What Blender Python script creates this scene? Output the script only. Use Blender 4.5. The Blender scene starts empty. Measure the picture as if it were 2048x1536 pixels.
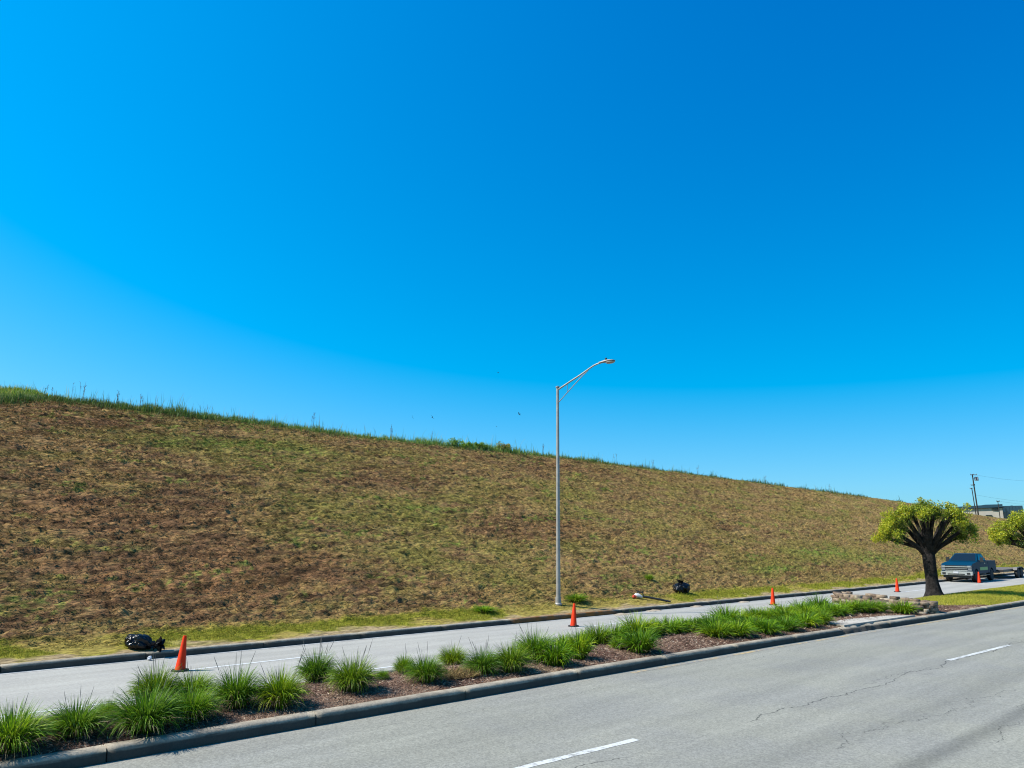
import bpy, bmesh, math, random
import numpy as np
np.seterr(over="ignore")
from mathutils import Vector, Matrix

R = math.radians
rng = np.random.default_rng(7)
random.seed(7)
sc = bpy.context.scene
COL = sc.collection

# ------------------------------------------------------------------ camera model
F, HOR, EYE = 1480.0, 1083.0, 2.85
TH = math.atan((HOR - 768) / F)
YAW = R(48.5)
FW = np.array([math.cos(YAW) * math.cos(TH), math.sin(YAW) * math.cos(TH), math.sin(TH)])
RT = np.array([math.sin(YAW), -math.cos(YAW), 0.0])
UP = np.cross(RT, FW)
CAM = np.array([0, 0, EYE])


def ray(x, y):
    return FW + RT * (x - 1024) / F - UP * (y - 768) / F


# ------------------------------------------------------------------ noise
def _h(ix, iy, s):
    n = (ix.astype(np.int64) * 374761393 + iy.astype(np.int64) * 668265263 + s * 1442695041) & 0xFFFFFFFF
    n = ((n ^ (n >> 13)) * 1274126177) & 0xFFFFFFFF
    n = ((n ^ (n >> 16)) * 2246822519) & 0xFFFFFFFF
    return ((n ^ (n >> 15)) & 0xFFFFFF) / float(0xFFFFFF)


def vn(x, y, s=0):
    x = np.asarray(x, float); y = np.asarray(y, float)
    ix = np.floor(x); iy = np.floor(y)
    fx = x - ix; fy = y - iy
    fx = fx * fx * (3 - 2 * fx); fy = fy * fy * (3 - 2 * fy)
    a = _h(ix, iy, s); b = _h(ix + 1, iy, s); c = _h(ix, iy + 1, s); d = _h(ix + 1, iy + 1, s)
    return (a + (b - a) * fx) * (1 - fy) + (c + (d - c) * fx) * fy


def fbm(x, y, s=0, o=4):
    t = 0.0; a = 1.0; w = 0.0
    for k in range(o):
        t = t + a * vn(x, y, s + k * 17); w += a
        x = x * 2.03 + 5.1; y = y * 2.03 + 1.7; a *= 0.5
    return t / w


def sstep(a, b, x):
    t = np.clip((np.asarray(x, float) - a) / (b - a), 0, 1)
    return t * t * (3 - 2 * t)


# ------------------------------------------------------------------ terrain
V_Y0 = 20.62                      # back of the far kerb
S_Y0, S_Z0, S_T = 22.0, 0.45, 0.5  # foot and gradient of the embankment
_crest_px = [(-60, 803), (0, 803), (95, 800), (200, 810), (300, 822), (420, 836), (530, 848), (660, 866), (780, 880), (900, 892), (1000, 902),
             (1115, 914), (1300, 938), (1450, 957), (1600, 977), (1700, 990), (1800, 1003), (1900, 1020), (1955, 1030), (2000, 1036), (2060, 1043)]
_cr = []
for p in _crest_px:
    d = ray(*p); s = (S_Z0 - S_Y0 * S_T - EYE) / (d[2] - d[1] * S_T)
    _cr.append(CAM + d * s)
_cr = np.array(_cr)


def zcrest(X):
    return np.interp(X, _cr[:, 0], _cr[:, 2])


def ycrest(X):
    return S_Y0 + (zcrest(X) - S_Z0) / S_T


def smin(a, b, k):
    h = np.clip(0.5 + 0.5 * (b - a) / k, 0, 1)
    return b + (a - b) * h - k * h * (1 - h)


def hill_z(X, Y):
    X = np.asarray(X, float); Y = np.asarray(Y, float)
    z1 = 0.17 + 0.2 * (Y - V_Y0)
    z2 = S_Z0 + S_T * (Y - S_Y0)
    z = -smin(-z1, -z2, 0.12)
    top = zcrest(X) + 0.06 + 0.02 * (Y - ycrest(X))
    z = smin(z, top, 0.22)
    # grassy heap standing on the plateau
    mound = 1.45 * np.exp(-((X - 4.0) / 4.5) ** 2 - ((Y - 46.0) / 3.4) ** 2)
    return z + mound


NEARK = np.array([[-80, 11.45], [14, 11.45], [20, 11.40], [24, 11.28], [32, 10.98], [40, 10.82], [60, 10.5], [120, 9.4], [330, 5.5]])
FARK = np.array([[-80, 20.4], [50, 20.42], [57, 20.6], [64, 20.95], [80, 21.0], [330, 21.0]])


BACKK = np.array([[-80, 14.2], [12, 14.25], [30, 14.75], [44, 15.05], [330, 15.05]])


def y_back(X):
    return np.interp(X, BACKK[:, 0], BACKK[:, 1])


def yk(X):
    return np.interp(X, NEARK[:, 0], NEARK[:, 1])


def yf(X):
    return np.interp(X, FARK[:, 0], FARK[:, 1])


def bed_z(X, Y):
    c = np.clip((np.asarray(Y) - yk(X) - 0.2) / (y_back(X) - 0.2 - yk(X) - 0.2), 0, 1)
    return 0.165 + 0.09 * np.sin(np.pi * c)


def ground_z(X, Y):
    if Y < yk(X) or (y_back(X) <= Y < yf(X)):
        return 0.0
    if Y < y_back(X):
        return float(bed_z(X, Y))
    return float(hill_z(X, Y))


def cast(px, py):
    """where the line of sight of a photo pixel meets the ground"""
    d = ray(px, py); t = 6.0
    while t < 400:
        P = CAM + d * t
        if P[2] <= ground_z(P[0], P[1]):
            lo, hi = t - 0.1, t
            for _ in range(24):
                m = (lo + hi) / 2; P = CAM + d * m
                if P[2] <= ground_z(P[0], P[1]): hi = m
                else: lo = m
            return CAM + d * hi
        t += 0.1
    return CAM + d * 60


def depth(P):
    return float((np.asarray(P) - CAM) @ FW)


# ------------------------------------------------------------------ object helpers
def tag(o, label=None, cat=None, group=None, kind=None):
    if label: o['label'] = label
    if cat: o['category'] = cat
    if group: o['group'] = group
    if kind: o['kind'] = kind
    return o


def empty(name, loc=(0, 0, 0), rz=0.0):
    o = bpy.data.objects.new(name, None); COL.objects.link(o)
    o.location = loc; o.rotation_euler = (0, 0, rz); o.empty_display_size = 0.2
    return o


def mesh_np(name, V, Fq, mat, parent=None, col=None, smooth=False, link=True):
    V = np.asarray(V, np.float32); Fq = np.asarray(Fq, np.int32)
    me = bpy.data.meshes.new(name)
    n = Fq.shape[1]
    me.vertices.add(len(V)); me.vertices.foreach_set('co', V.ravel())
    me.loops.add(Fq.size); me.loops.foreach_set('vertex_index', Fq.ravel())
    me.polygons.add(len(Fq))
    me.polygons.foreach_set('loop_start', np.arange(0, Fq.size, n, dtype=np.int32))
    me.polygons.foreach_set('loop_total', np.full(len(Fq), n, np.int32))
    if smooth: me.polygons.foreach_set('use_smooth', np.ones(len(Fq), bool))
    me.update(calc_edges=True)
    if col is not None:
        a = me.attributes.new('tone', 'FLOAT_COLOR', 'POINT')
        c4 = np.ones((len(V), 4), np.float32); c4[:, :3] = col
        a.data.foreach_set('color', c4.ravel())
    me.materials.append(mat)
    o = bpy.data.objects.new(name, me)
    if link: COL.objects.link(o)
    if parent: o.parent = parent
    return o


def obj_bm(name, bm, mat, parent=None, smooth=False, bevel=0.0, loc=None, mats=None):
    if bevel:
        bmesh.ops.bevel(bm, geom=[e for e in bm.edges if e.calc_face_angle(0) > 0.5], offset=bevel, segments=2, affect='EDGES', clamp_overlap=True)
    bmesh.ops.recalc_face_normals(bm, faces=bm.faces[:])
    me = bpy.data.meshes.new(name); bm.to_mesh(me); bm.free()
    if smooth:
        for p in me.polygons: p.use_smooth = True
        try: me.set_sharp_from_angle(angle=R(38))
        except Exception: pass
    for m in (mats or [mat]): me.materials.append(m)
    o = bpy.data.objects.new(name, me); COL.objects.link(o)
    if parent: o.parent = parent
    if loc is not None: o.location = loc
    return o


def bx(bm, x0, x1, y0, y1, z0, z1, rot=None, c=None):
    vs = [bm.verts.new((x, y, z)) for x in (x0, x1) for y in (y0, y1) for z in (z0, z1)]
    for f in ((0, 1, 3, 2), (4, 6, 7, 5), (0, 4, 5, 1), (2, 3, 7, 6), (0, 2, 6, 4), (1, 5, 7, 3)):
        bm.faces.new([vs[i] for i in f])
    return vs


def prism_y(bm, pts, y0, y1):
    """polygon in x,z extruded along y"""
    a = [bm.verts.new((x, y0, z)) for x, z in pts]; b = [bm.verts.new((x, y1, z)) for x, z in pts]
    bm.faces.new(a); bm.faces.new(b[::-1])
    n = len(pts)
    for i in range(n):
        bm.faces.new((a[i], b[i], b[(i + 1) % n], a[(i + 1) % n]))


def hexa(bm, lo, hi):
    """lo, hi: four corner points each, same winding"""
    a = [bm.verts.new(p) for p in lo]; b = [bm.verts.new(p) for p in hi]
    bm.faces.new(a[::-1]); bm.faces.new(b)
    for i in range(4):
        bm.faces.new((a[i], a[(i + 1) % 4], b[(i + 1) % 4], b[i]))


def tube(bm, pts, radii, seg=10, cap=True, wob=0.0):
    pts = [Vector(p) for p in pts]
    if not hasattr(radii, '__len__'): radii = [radii] * len(pts)
    rings = []; prev = None
    for i, p in enumerate(pts):
        t = (pts[min(i + 1, len(pts) - 1)] - pts[max(i - 1, 0)]).normalized()
        if prev is None:
            ref = Vector((0, 0, 1)) if abs(t.z) < 0.9 else Vector((1, 0, 0))
            u = t.cross(ref).normalized()
        else:
            u = (prev - t * prev.dot(t)).normalized()
        prev = u; v = t.cross(u)
        ring = []
        for k in range(seg):
            a = 2 * math.pi * k / seg
            r = radii[i] * (1 + (random.uniform(-wob, wob) if wob else 0))
            ring.append(bm.verts.new(p + (u * math.cos(a) + v * math.sin(a)) * r))
        rings.append(ring)
    for i in range(len(rings) - 1):
        for k in range(seg):
            bm.faces.new((rings[i][k], rings[i][(k + 1) % seg], rings[i + 1][(k + 1) % seg], rings[i + 1][k]))
    if cap:
        bm.faces.new(rings[0][::-1]); bm.faces.new(rings[-1])
    return rings


def lathe(bm, prof, seg=24, axis='z', c=(0, 0, 0)):
    rings = []
    for r, h in prof:
        ring = []
        for k in range(seg):
            a = 2 * math.pi * k / seg
            if axis == 'z': p = (c[0] + r * math.cos(a), c[1] + r * math.sin(a), c[2] + h)
            else: p = (c[0] + r * math.cos(a), c[1] + h, c[2] + r * math.sin(a))
            ring.append(bm.verts.new(p))
        rings.append(ring)
    for i in range(len(rings) - 1):
        for k in range(seg):
            bm.faces.new((rings[i][k], rings[i][(k + 1) % seg], rings[i + 1][(k + 1) % seg], rings[i + 1][k]))
    bm.faces.new(rings[0][::-1]); bm.faces.new(rings[-1])


def children(o):
    return [c for c in bpy.data.objects if c.parent == o]


def copy_tree(o, parent=None):
    c = o.copy(); COL.objects.link(c); c.parent = parent
    for ch in children(o): copy_tree(ch, c)
    return c


# ------------------------------------------------------------------ materials
def nodes(name):
    m = bpy.data.materials.new(name); m.use_nodes = True
    nt = m.node_tree; nt.nodes.clear()
    out = nt.nodes.new('ShaderNodeOutputMaterial')
    return m, nt, out


def N(nt, t, **kw):
    n = nt.nodes.new(t)
    for k, v in kw.items():
        if k.startswith('i_'): n.inputs[int(k[2:])].default_value = v
        else: setattr(n, k, v)
    return n


def mixc(nt, mode, fac, a, b):
    n = nt.nodes.new('ShaderNodeMix'); n.data_type = 'RGBA'; n.blend_type = mode
    for i, v in ((0, fac), (6, a), (7, b)):
        if hasattr(v, 'links'): nt.links.new(v, n.inputs[i])
        else: n.inputs[i].default_value = v
    return n.outputs[2]


def mth(nt, op, a, b=None, c=None, clamp=False):
    n = nt.nodes.new('ShaderNodeMath'); n.operation = op; n.use_clamp = clamp
    for i, v in enumerate((a, b, c)):
        if v is None: continue
        if hasattr(v, 'links'): nt.links.new(v, n.inputs[i])
        else: n.inputs[i].default_value = v
    return n.outputs[0]


def ramp(nt, fac, *stops):
    n = nt.nodes.new('ShaderNodeMapRange'); n.inputs[1].default_value = stops[0]; n.inputs[2].default_value = stops[1]
    n.inputs[3].default_value = stops[2]; n.inputs[4].default_value = stops[3]; n.interpolation_type = 'SMOOTHSTEP'
    nt.links.new(fac, n.inputs[0]); return n.outputs[0]


def noise(nt, vec, scale, detail=4.0, rough=0.6):
    n = nt.nodes.new('ShaderNodeTexNoise'); n.inputs['Scale'].default_value = scale
    n.inputs['Detail'].default_value = detail; n.inputs['Roughness'].default_value = rough
    if vec is not None: nt.links.new(vec, n.inputs['Vector'])
    return n.outputs['Fac']


ALB = 0.67   # the sun is set strong and the exposure high, so reflectances are kept low


def mat(name, color=(0.5, 0.5, 0.5), rough=0.7, stretch=None, attr=False, var=None, bump=None, metal=0.0, transl=0.0, spec=0.5, coat=0.0):
    m, nt, out = nodes(name)
    b = nt.nodes.new('ShaderNodeBsdfPrincipled')
    b.inputs['Roughness'].default_value = rough; b.inputs['Metallic'].default_value = metal
    b.inputs['Specular IOR Level'].default_value = spec
    b.inputs['Coat Weight'].default_value = coat
    tc = nt.nodes.new('ShaderNodeTexCoord').outputs['Object']
    if stretch:
        mpg = nt.nodes.new('ShaderNodeMapping'); mpg.inputs['Scale'].default_value = stretch; nt.links.new(tc, mpg.inputs[0]); tc = mpg.outputs[0]
    if attr:
        a = nt.nodes.new('ShaderNodeAttribute'); a.attribute_name = 'tone'; c = a.outputs['Color']
    else:
        rgb = nt.nodes.new('ShaderNodeRGB'); rgb.outputs[0].default_value = (*color, 1); c = rgb.outputs[0]
    if metal < 0.5: c = mixc(nt, 'MULTIPLY', 1.0, c, (ALB, ALB, ALB, 1))
    if var:
        f = ramp(nt, noise(nt, tc, var[0]), 0.3, 0.7, var[1], var[2])
        cmb = nt.nodes.new('ShaderNodeCombineColor')
        for i in range(3): nt.links.new(f, cmb.inputs[i])
        c = mixc(nt, 'MULTIPLY', 1.0, c, cmb.outputs[0])
    nt.links.new(c, b.inputs['Base Color'])
    if bump:
        bp = nt.nodes.new('ShaderNodeBump'); bp.inputs['Strength'].default_value = bump[1]; bp.inputs['Distance'].default_value = bump[2]
        nt.links.new(noise(nt, tc, bump[0]), bp.inputs['Height']); nt.links.new(bp.outputs[0], b.inputs['Normal'])
    sh = b.outputs[0]
    if transl:
        t = nt.nodes.new('ShaderNodeBsdfTranslucent'); nt.links.new(c, t.inputs[0])
        mx = nt.nodes.new('ShaderNodeMixShader'); mx.inputs[0].default_value = transl
        nt.links.new(sh, mx.inputs[1]); nt.links.new(t.outputs[0], mx.inputs[2]); sh = mx.outputs[0]
    nt.links.new(sh, out.inputs[0])
    return m


def asphalt(name, base, tint, lane, crack_y, seed, grain=0.2):
    m, nt, out = nodes(name)
    b = nt.nodes.new('ShaderNodeBsdfPrincipled'); b.inputs['Roughness'].default_value = 0.85; b.inputs['Specular IOR Level'].default_value = 0.3
    tc = nt.nodes.new('ShaderNodeTexCoord').outputs['Object']
    sep = nt.nodes.new('ShaderNodeSeparateXYZ'); nt.links.new(tc, sep.inputs[0])
    x, y = sep.outputs[0], sep.outputs[1]
    # streaky coordinates: long along the traffic
    mp = nt.nodes.new('ShaderNodeMapping'); mp.inputs['Scale'].default_value = (0.12, 1.0, 1.0); nt.links.new(tc, mp.inputs[0])
    streak = noise(nt, mp.outputs[0], 1.6, 5, 0.6)
    blot = noise(nt, tc, 0.35, 5, 0.62)
    c = mixc(nt, 'MIX', ramp(nt, blot, 0.35, 0.65, 0, 1), (*[v * ALB for v in base], 1), (*[v * ALB for v in tint], 1))
    f = mth(nt, 'MULTIPLY', ramp(nt, streak, 0.3, 0.75, 0.88, 1.08), ramp(nt, noise(nt, tc, 0.9, 6, 0.7), 0.58, 0.75, 1.0, 0.86))
    # wheel paths: paler polish and darker oil band between
    for yc, w, k in lane:
        d = mth(nt, 'ABSOLUTE', mth(nt, 'SUBTRACT', y, yc))
        g = ramp(nt, d, 0.0, w, k, 1.0); f = mth(nt, 'MULTIPLY', f, g)
    ag = nt.nodes.new('ShaderNodeTexVoronoi'); ag.inputs['Scale'].default_value = 42.0; nt.links.new(tc, ag.inputs[0])
    f = mth(nt, 'MULTIPLY', f, ramp(nt, ag.outputs['Color'], 0.0, 1.0, 1 - grain, 1 + grain))
    f = mth(nt, 'MULTIPLY', f, ramp(nt, noise(nt, tc, 14, 3, 0.7), 0.3, 0.7, 0.92, 1.08))
    # wandering longitudinal cracks, broken in places
    for i, (yc, amp, w, lo, dark) in enumerate(crack_y):
        ns = nt.nodes.new('ShaderNodeTexNoise'); ns.noise_dimensions = '2D'; ns.inputs['Scale'].default_value = 0.35
        ns.inputs['Detail'].default_value = 7; ns.inputs['Roughness'].default_value = 0.62
        cb = nt.nodes.new('ShaderNodeCombineXYZ'); nt.links.new(x, cb.inputs[0]); cb.inputs[1].default_value = seed + i * 7.3
        nt.links.new(cb.outputs[0], ns.inputs['Vector'])
        yy = mth(nt, 'ADD', mth(nt, 'MULTIPLY', mth(nt, 'SUBTRACT', ns.outputs['Fac'], 0.5), amp), yc)
        d = mth(nt, 'ABSOLUTE', mth(nt, 'SUBTRACT', y, yy))
        ck = ramp(nt, d, w * 0.4, w, dark, 0.0)
        gate = ramp(nt, noise(nt, cb.outputs[0], 0.22 + 0.05 * i, 3, 0.6), lo, lo + 0.08, 0.0, 1.0)
        rag = ramp(nt, noise(nt, tc, 9, 3, 0.7), 0.35, 0.55, 0.25, 1.0)
        f = mth(nt, 'MULTIPLY', f, mth(nt, 'SUBTRACT', 1.0, mth(nt, 'MULTIPLY', mth(nt, 'MULTIPLY', ck, gate), rag)))
    cmb = nt.nodes.new('ShaderNodeCombineColor')
    for i in range(3): nt.links.new(f, cmb.inputs[i])
    c = mixc(nt, 'MULTIPLY', 1.0, c, cmb.outputs[0])
    nt.links.new(c, b.inputs['Base Color'])
    bp = nt.nodes.new('ShaderNodeBump'); bp.inputs['Strength'].default_value = 0.35; bp.inputs['Distance'].default_value = 0.01
    nt.links.new(noise(nt, tc, 55, 2, 0.6), bp.inputs['Height']); nt.links.new(bp.outputs[0], b.inputs['Normal'])
    nt.links.new(b.outputs[0], out.inputs[0])
    return m


def paint(name, color, wear):
    """worn road paint: flakes away to the grey surface below it"""
    m, nt, out = nodes(name)
    b = nt.nodes.new('ShaderNodeBsdfPrincipled'); b.inputs['Roughness'].default_value = 0.7
    tc = nt.nodes.new('ShaderNodeTexCoord').outputs['Object']
    n1 = noise(nt, tc, 9, 6, 0.75); n2 = noise(nt, tc, 0.8, 3, 0.6)
    k = ramp(nt, mth(nt, 'ADD', mth(nt, 'MULTIPLY', n1, 0.6), mth(nt, 'MULTIPLY', n2, 0.4)), wear, wear + 0.1, 0.0, 1.0)
    c = mixc(nt, 'MIX', k, (0.21, 0.205, 0.185, 1), (*[v * ALB for v in color], 1))
    nt.links.new(c, b.inputs['Base Color']); nt.links.new(b.outputs[0], out.inputs[0])
    return m


def concrete(name, base, stain=None, face_shade=False):
    m, nt, out = nodes(name)
    b = nt.nodes.new('ShaderNodeBsdfPrincipled'); b.inputs['Roughness'].default_value = 0.9; b.inputs['Specular IOR Level'].default_value = 0.25
    tc = nt.nodes.new('ShaderNodeTexCoord').outputs['Object']
    f = mth(nt, 'MULTIPLY', ramp(nt, noise(nt, tc, 2.2, 5, 0.7), 0.3, 0.7, 0.6, 1.15), ramp(nt, noise(nt, tc, 30, 3, 0.7), 0.3, 0.7, 0.82, 1.12))
    cmb = nt.nodes.new('ShaderNodeCombineColor')
    for i in range(3): nt.links.new(f, cmb.inputs[i])
    c = mixc(nt, 'MULTIPLY', 1.0, (*[v * ALB for v in base], 1), cmb.outputs[0])
    if face_shade:  # painted shade: lower kerb faces darkened in the colour, with a streaky edge
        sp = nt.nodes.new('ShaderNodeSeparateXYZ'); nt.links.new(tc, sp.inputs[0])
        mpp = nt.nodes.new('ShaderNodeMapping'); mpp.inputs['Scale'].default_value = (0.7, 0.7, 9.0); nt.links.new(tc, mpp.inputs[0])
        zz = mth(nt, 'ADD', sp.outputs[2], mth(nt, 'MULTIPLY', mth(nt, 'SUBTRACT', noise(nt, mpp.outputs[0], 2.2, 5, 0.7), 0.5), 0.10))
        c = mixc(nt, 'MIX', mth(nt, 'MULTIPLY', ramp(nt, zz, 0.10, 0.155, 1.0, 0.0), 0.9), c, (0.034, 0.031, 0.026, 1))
    if stain:
        sep = nt.nodes.new('ShaderNodeSeparateXYZ'); nt.links.new(tc, sep.inputs[0])
        x = mth(nt, 'ADD', sep.outputs[0], mth(nt, 'MULTIPLY', noise(nt, tc, 1.5, 3), 1.2))
        k = mth(nt, 'MULTIPLY', ramp(nt, x, stain[0], stain[0] + 0.5, 0, 1), ramp(nt, x, stain[1] - 0.8, stain[1], 1, 0))
        k = mth(nt, 'MULTIPLY', k, ramp(nt, noise(nt, tc, 3.0, 4), 0.3, 0.6, 0.45, 1.0))
        c = mixc(nt, 'MIX', k, c, (0.20, 0.085, 0.02, 1))
    nt.links.new(c, b.inputs['Base Color'])
    bp = nt.nodes.new('ShaderNodeBump'); bp.inputs['Strength'].default_value = 0.5; bp.inputs['Distance'].default_value = 0.012
    nt.links.new(noise(nt, tc, 25, 4, 0.7), bp.inputs['Height']); nt.links.new(bp.outputs[0], b.inputs['Normal'])
    nt.links.new(b.outputs[0], out.inputs[0])
    return m


M = {}
M['road_near'] = asphalt('worn asphalt', (0.345, 0.335, 0.275), (0.32, 0.312, 0.272), [(4.35, 0.3, 0.66), (5.6, 0.55, 0.86), (9.3, 0.6, 0.95)],
                         [(7.1, 1.0, 0.020, 0.40, 0.75), (7.45, 2.2, 0.014, 0.5, 0.6), (5.2, 2.6, 0.014, 0.5, 0.6), (10.6, 1.6, 0.012, 0.5, 0.55), (4.2, 1.4, 0.012, 0.46, 0.6)], 3.1)
M['road_far'] = asphalt('pale asphalt', (0.475, 0.455, 0.40), (0.455, 0.435, 0.39), [(16.4, 0.35, 0.96), (19.4, 0.5, 0.95)],
                        [(17.2, 0.7, 0.01, 0.55, 0.4)], 41.0, 0.08)
M['white_paint'] = paint('white road paint', (0.74, 0.74, 0.70), 0.40)
M['thin_paint'] = paint('thin white road paint', (0.78, 0.79, 0.77), 0.36)
M['yellow_paint'] = paint('faded yellow road paint', (0.62, 0.45, 0.2), 0.47)
M['curb'] = concrete('median kerb concrete', (0.46, 0.395, 0.30), face_shade=True)
M['far_curb'] = concrete('far kerb concrete', (0.42, 0.37, 0.29), stain=(18.6, 24.6), face_shade=True)
M['slab'] = concrete('slab concrete', (0.58, 0.53, 0.45))
M['gutter'] = concrete('gutter concrete', (0.56, 0.56, 0.54))
M['ground'] = mat('rough ground', (0.16, 0.15, 0.07), 0.95, var=(0.3, 0.7, 1.2))
M['hill'] = mat('mown hillside', rough=0.95, attr=True, stretch=(0.4, 1.3, 1.3), var=(9.0, 0.5, 1.42), bump=(14.0, 1.0, 0.07), spec=0.1)
M['bed'] = mat('bark mulch ground', rough=0.95, attr=True, var=(22.0, 0.5, 1.35), bump=(30.0, 1.0, 0.03), spec=0.1)
M['chips'] = mat('bark chips', rough=0.9, attr=True, spec=0.15)
M['clip'] = mat('cut dry grass', rough=0.85, attr=True, transl=0.2, spec=0.2)
M['blade'] = mat('grass blade', rough=0.5, attr=True, transl=0.36, spec=0.2)
M['leaf'] = mat('tree leaf', rough=0.5, attr=True, transl=0.35, spec=0.35)
M['stalk'] = mat('dry stalk', (0.16, 0.15, 0.13), 0.8)
M['bark'] = mat('dark bark', (0.028, 0.024, 0.022), 0.95, var=(5.0, 0.5, 1.6), bump=(9.0, 1.0, 0.08), spec=0.15)
M['galv'] = mat('weathered aluminium', (0.47, 0.44, 0.40), 0.55, metal=0.35, var=(3.0, 0.85, 1.1))
M['galv_dark'] = mat('dull grey metal', (0.25, 0.25, 0.26), 0.5, metal=0.5)
M['lens'] = mat('lamp lens', (0.42, 0.40, 0.38), 0.25, spec=0.6)
M['photocell'] = mat('black plastic', (0.02, 0.02, 0.02), 0.4)
M['orange'] = mat('orange vinyl', (1.0, 0.05, 0.004), 0.6, var=(5.0, 0.85, 1.05), spec=0.2)
M['rubber'] = mat('black rubber', (0.022, 0.022, 0.024), 0.75)
M['tyre'] = mat('tyre rubber', (0.018, 0.018, 0.019), 0.8)
M['bag'] = mat('black bin bag', (0.004, 0.005, 0.007), 0.22, spec=0.3, bump=(7.0, 0.6, 0.06))
M['paper'] = mat('crumpled white paper', (0.72, 0.74, 0.76), 0.7, bump=(40.0, 0.6, 0.01))
M['sand'] = mat('washed out sand', (0.50, 0.40, 0.29), 0.95, var=(12.0, 0.8, 1.15), bump=(30.0, 0.6, 0.02))
M['stone'] = mat('fieldstone', rough=0.9, attr=True, var=(9.0, 0.72, 1.2), bump=(14.0, 0.8, 0.03), spec=0.2)
M['truck'] = mat('teal blue car paint', (0.003, 0.050, 0.105), 0.38, spec=0.03)
M['chrome'] = mat('chrome', (0.74, 0.77, 0.80), 0.25, metal=0.8)
M['glass'] = mat('dark tinted glass', (0.01, 0.02, 0.03), 0.05, spec=0.4)
M['lamp_glass'] = mat('headlamp glass', (0.22, 0.24, 0.26), 0.12, spec=0.8)
M['dark_plastic'] = mat('dark plastic', (0.018, 0.02, 0.022), 0.5)
M['rim'] = mat('alloy rim', (0.62, 0.63, 0.65), 0.3, metal=0.85)
M['decal'] = mat('green decal', (0.12, 0.42, 0.10), 0.4)
M['steel'] = mat('painted trailer steel', (0.025, 0.027, 0.03), 0.45)
M['planks'] = mat('grey deck planks', (0.20, 0.17, 0.14), 0.85, var=(3.0, 0.7, 1.2))
M['plate'] = mat('number plate', (0.62, 0.64, 0.68), 0.5)
M['facade'] = mat('beige facade panels', (0.56, 0.50, 0.42), 0.8, var=(0.15, 0.9, 1.06))
M['roof_band'] = mat('dark blue roof metal', (0.02, 0.065, 0.10), 0.45)
M['blue_glass'] = mat('dark blue curtain wall', (0.015, 0.05, 0.085), 0.15, spec=0.8)
M['sign_black'] = mat('black sign letters', (0.02, 0.02, 0.025), 0.5)
M['pole_wood'] = mat('creosoted pole wood', (0.07, 0.06, 0.055), 0.9)
M['cable'] = mat('black cable', (0.03, 0.03, 0.035), 0.6)
M['feather'] = mat('dark feathers', (0.02, 0.022, 0.026), 0.8)
M['petal'] = mat('orange petal', (0.85, 0.32, 0.02), 0.6, transl=0.3)
M['tool_white'] = mat('white tool housing', (0.78, 0.77, 0.75), 0.4)
M['tool_red'] = mat('red tool cover', (0.62, 0.07, 0.03), 0.4)
M['bulb_black'] = mat('black spotlight casing', (0.012, 0.016, 0.02), 0.4)

# ------------------------------------------------------------------ blades (all grasses)
def blades(P, az, th0, droop, L, W, seg, col0, col1):
    """curved tapering strips; every argument one row per blade"""
    n = len(P); t = np.linspace(0, 1, seg + 1)
    th = th0[:, None] + droop[:, None] * t[None, :] ** 1.5
    ds = (L / seg)[:, None]
    hx = np.concatenate([np.zeros((n, 1)), np.cumsum(np.sin(th[:, :-1]) * ds, 1)], 1)
    hz = np.concatenate([np.zeros((n, 1)), np.cumsum(np.cos(th[:, :-1]) * ds, 1)], 1)
    ca, sa = np.cos(az)[:, None], np.sin(az)[:, None]
    cx = P[:, 0:1] + hx * ca; cy = P[:, 1:2] + hx * sa; cz = P[:, 2:3] + hz
    w = W[:, None] * 0.5 * (1 - t[None, :] ** 2.2 * 0.92) * (0.7 + 0.3 * np.minimum(1, t[None, :] * 4))
    tw = rng.uniform(-0.9, 0.9, (n, 1))
    wx = -sa * np.cos(tw) * w; wy = ca * np.cos(tw) * w; wz = np.sin(tw) * w
    V = np.empty((n, seg + 1, 2, 3))
    V[:, :, 0] = np.stack([cx + wx, cy + wy, cz + wz], -1); V[:, :, 1] = np.stack([cx - wx, cy - wy, cz - wz], -1)
    b = (np.arange(n) * (seg + 1) * 2)[:, None] + (np.arange(seg) * 2)[None, :]
    Fq = np.stack([b, b + 1, b + 3, b + 2], -1).reshape(-1, 4)
    c = col0[:, None, :] + (col1 - col0)[:, None, :] * t[None, :, None]
    c = np.repeat(c[:, :, None, :], 2, 2)
    return V.reshape(-1, 3), Fq, c.reshape(-1, 3)


def pick(cols, w, n):
    k = rng.choice(len(cols), n, p=np.array(w) / np.sum(w))
    return np.array(cols)[k] * rng.uniform(0.8, 1.22, (n, 1))


# ------------------------------------------------------------------ ground, roads
def sheet(name, x0, x1, ys0, ys1, z, m, nx=1):
    xs = np.linspace(x0, x1, nx + 1)
    V = []; Fq = []
    for x in xs:
        a = ys0(x) if callable(ys0) else ys0; b = ys1(x) if callable(ys1) else ys1
        V += [(x, a, z), (x, b, z)]
    for i in range(nx): Fq.append((2 * i, 2 * i + 2, 2 * i + 3, 2 * i + 1))
    return mesh_np(name, V, Fq, m)


tag(mesh_np('ground', [(-3000, -3000, -0.06), (3000, -3000, -0.06), (3000, 3000, -0.06), (-3000, 3000, -0.06)], [(0, 1, 2, 3)], M['ground']), kind='structure')
tag(sheet('near_road', -60, 330, -2.0, lambda x: yk(x) + 0.1, 0.0, M['road_near'], 60), kind='structure')
tag(sheet('far_road', -60, 330, lambda x: y_back(x) - 0.1, lambda x: yf(x) + 0.1, 0.0, M['road_far'], 60), kind='structure')


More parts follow.
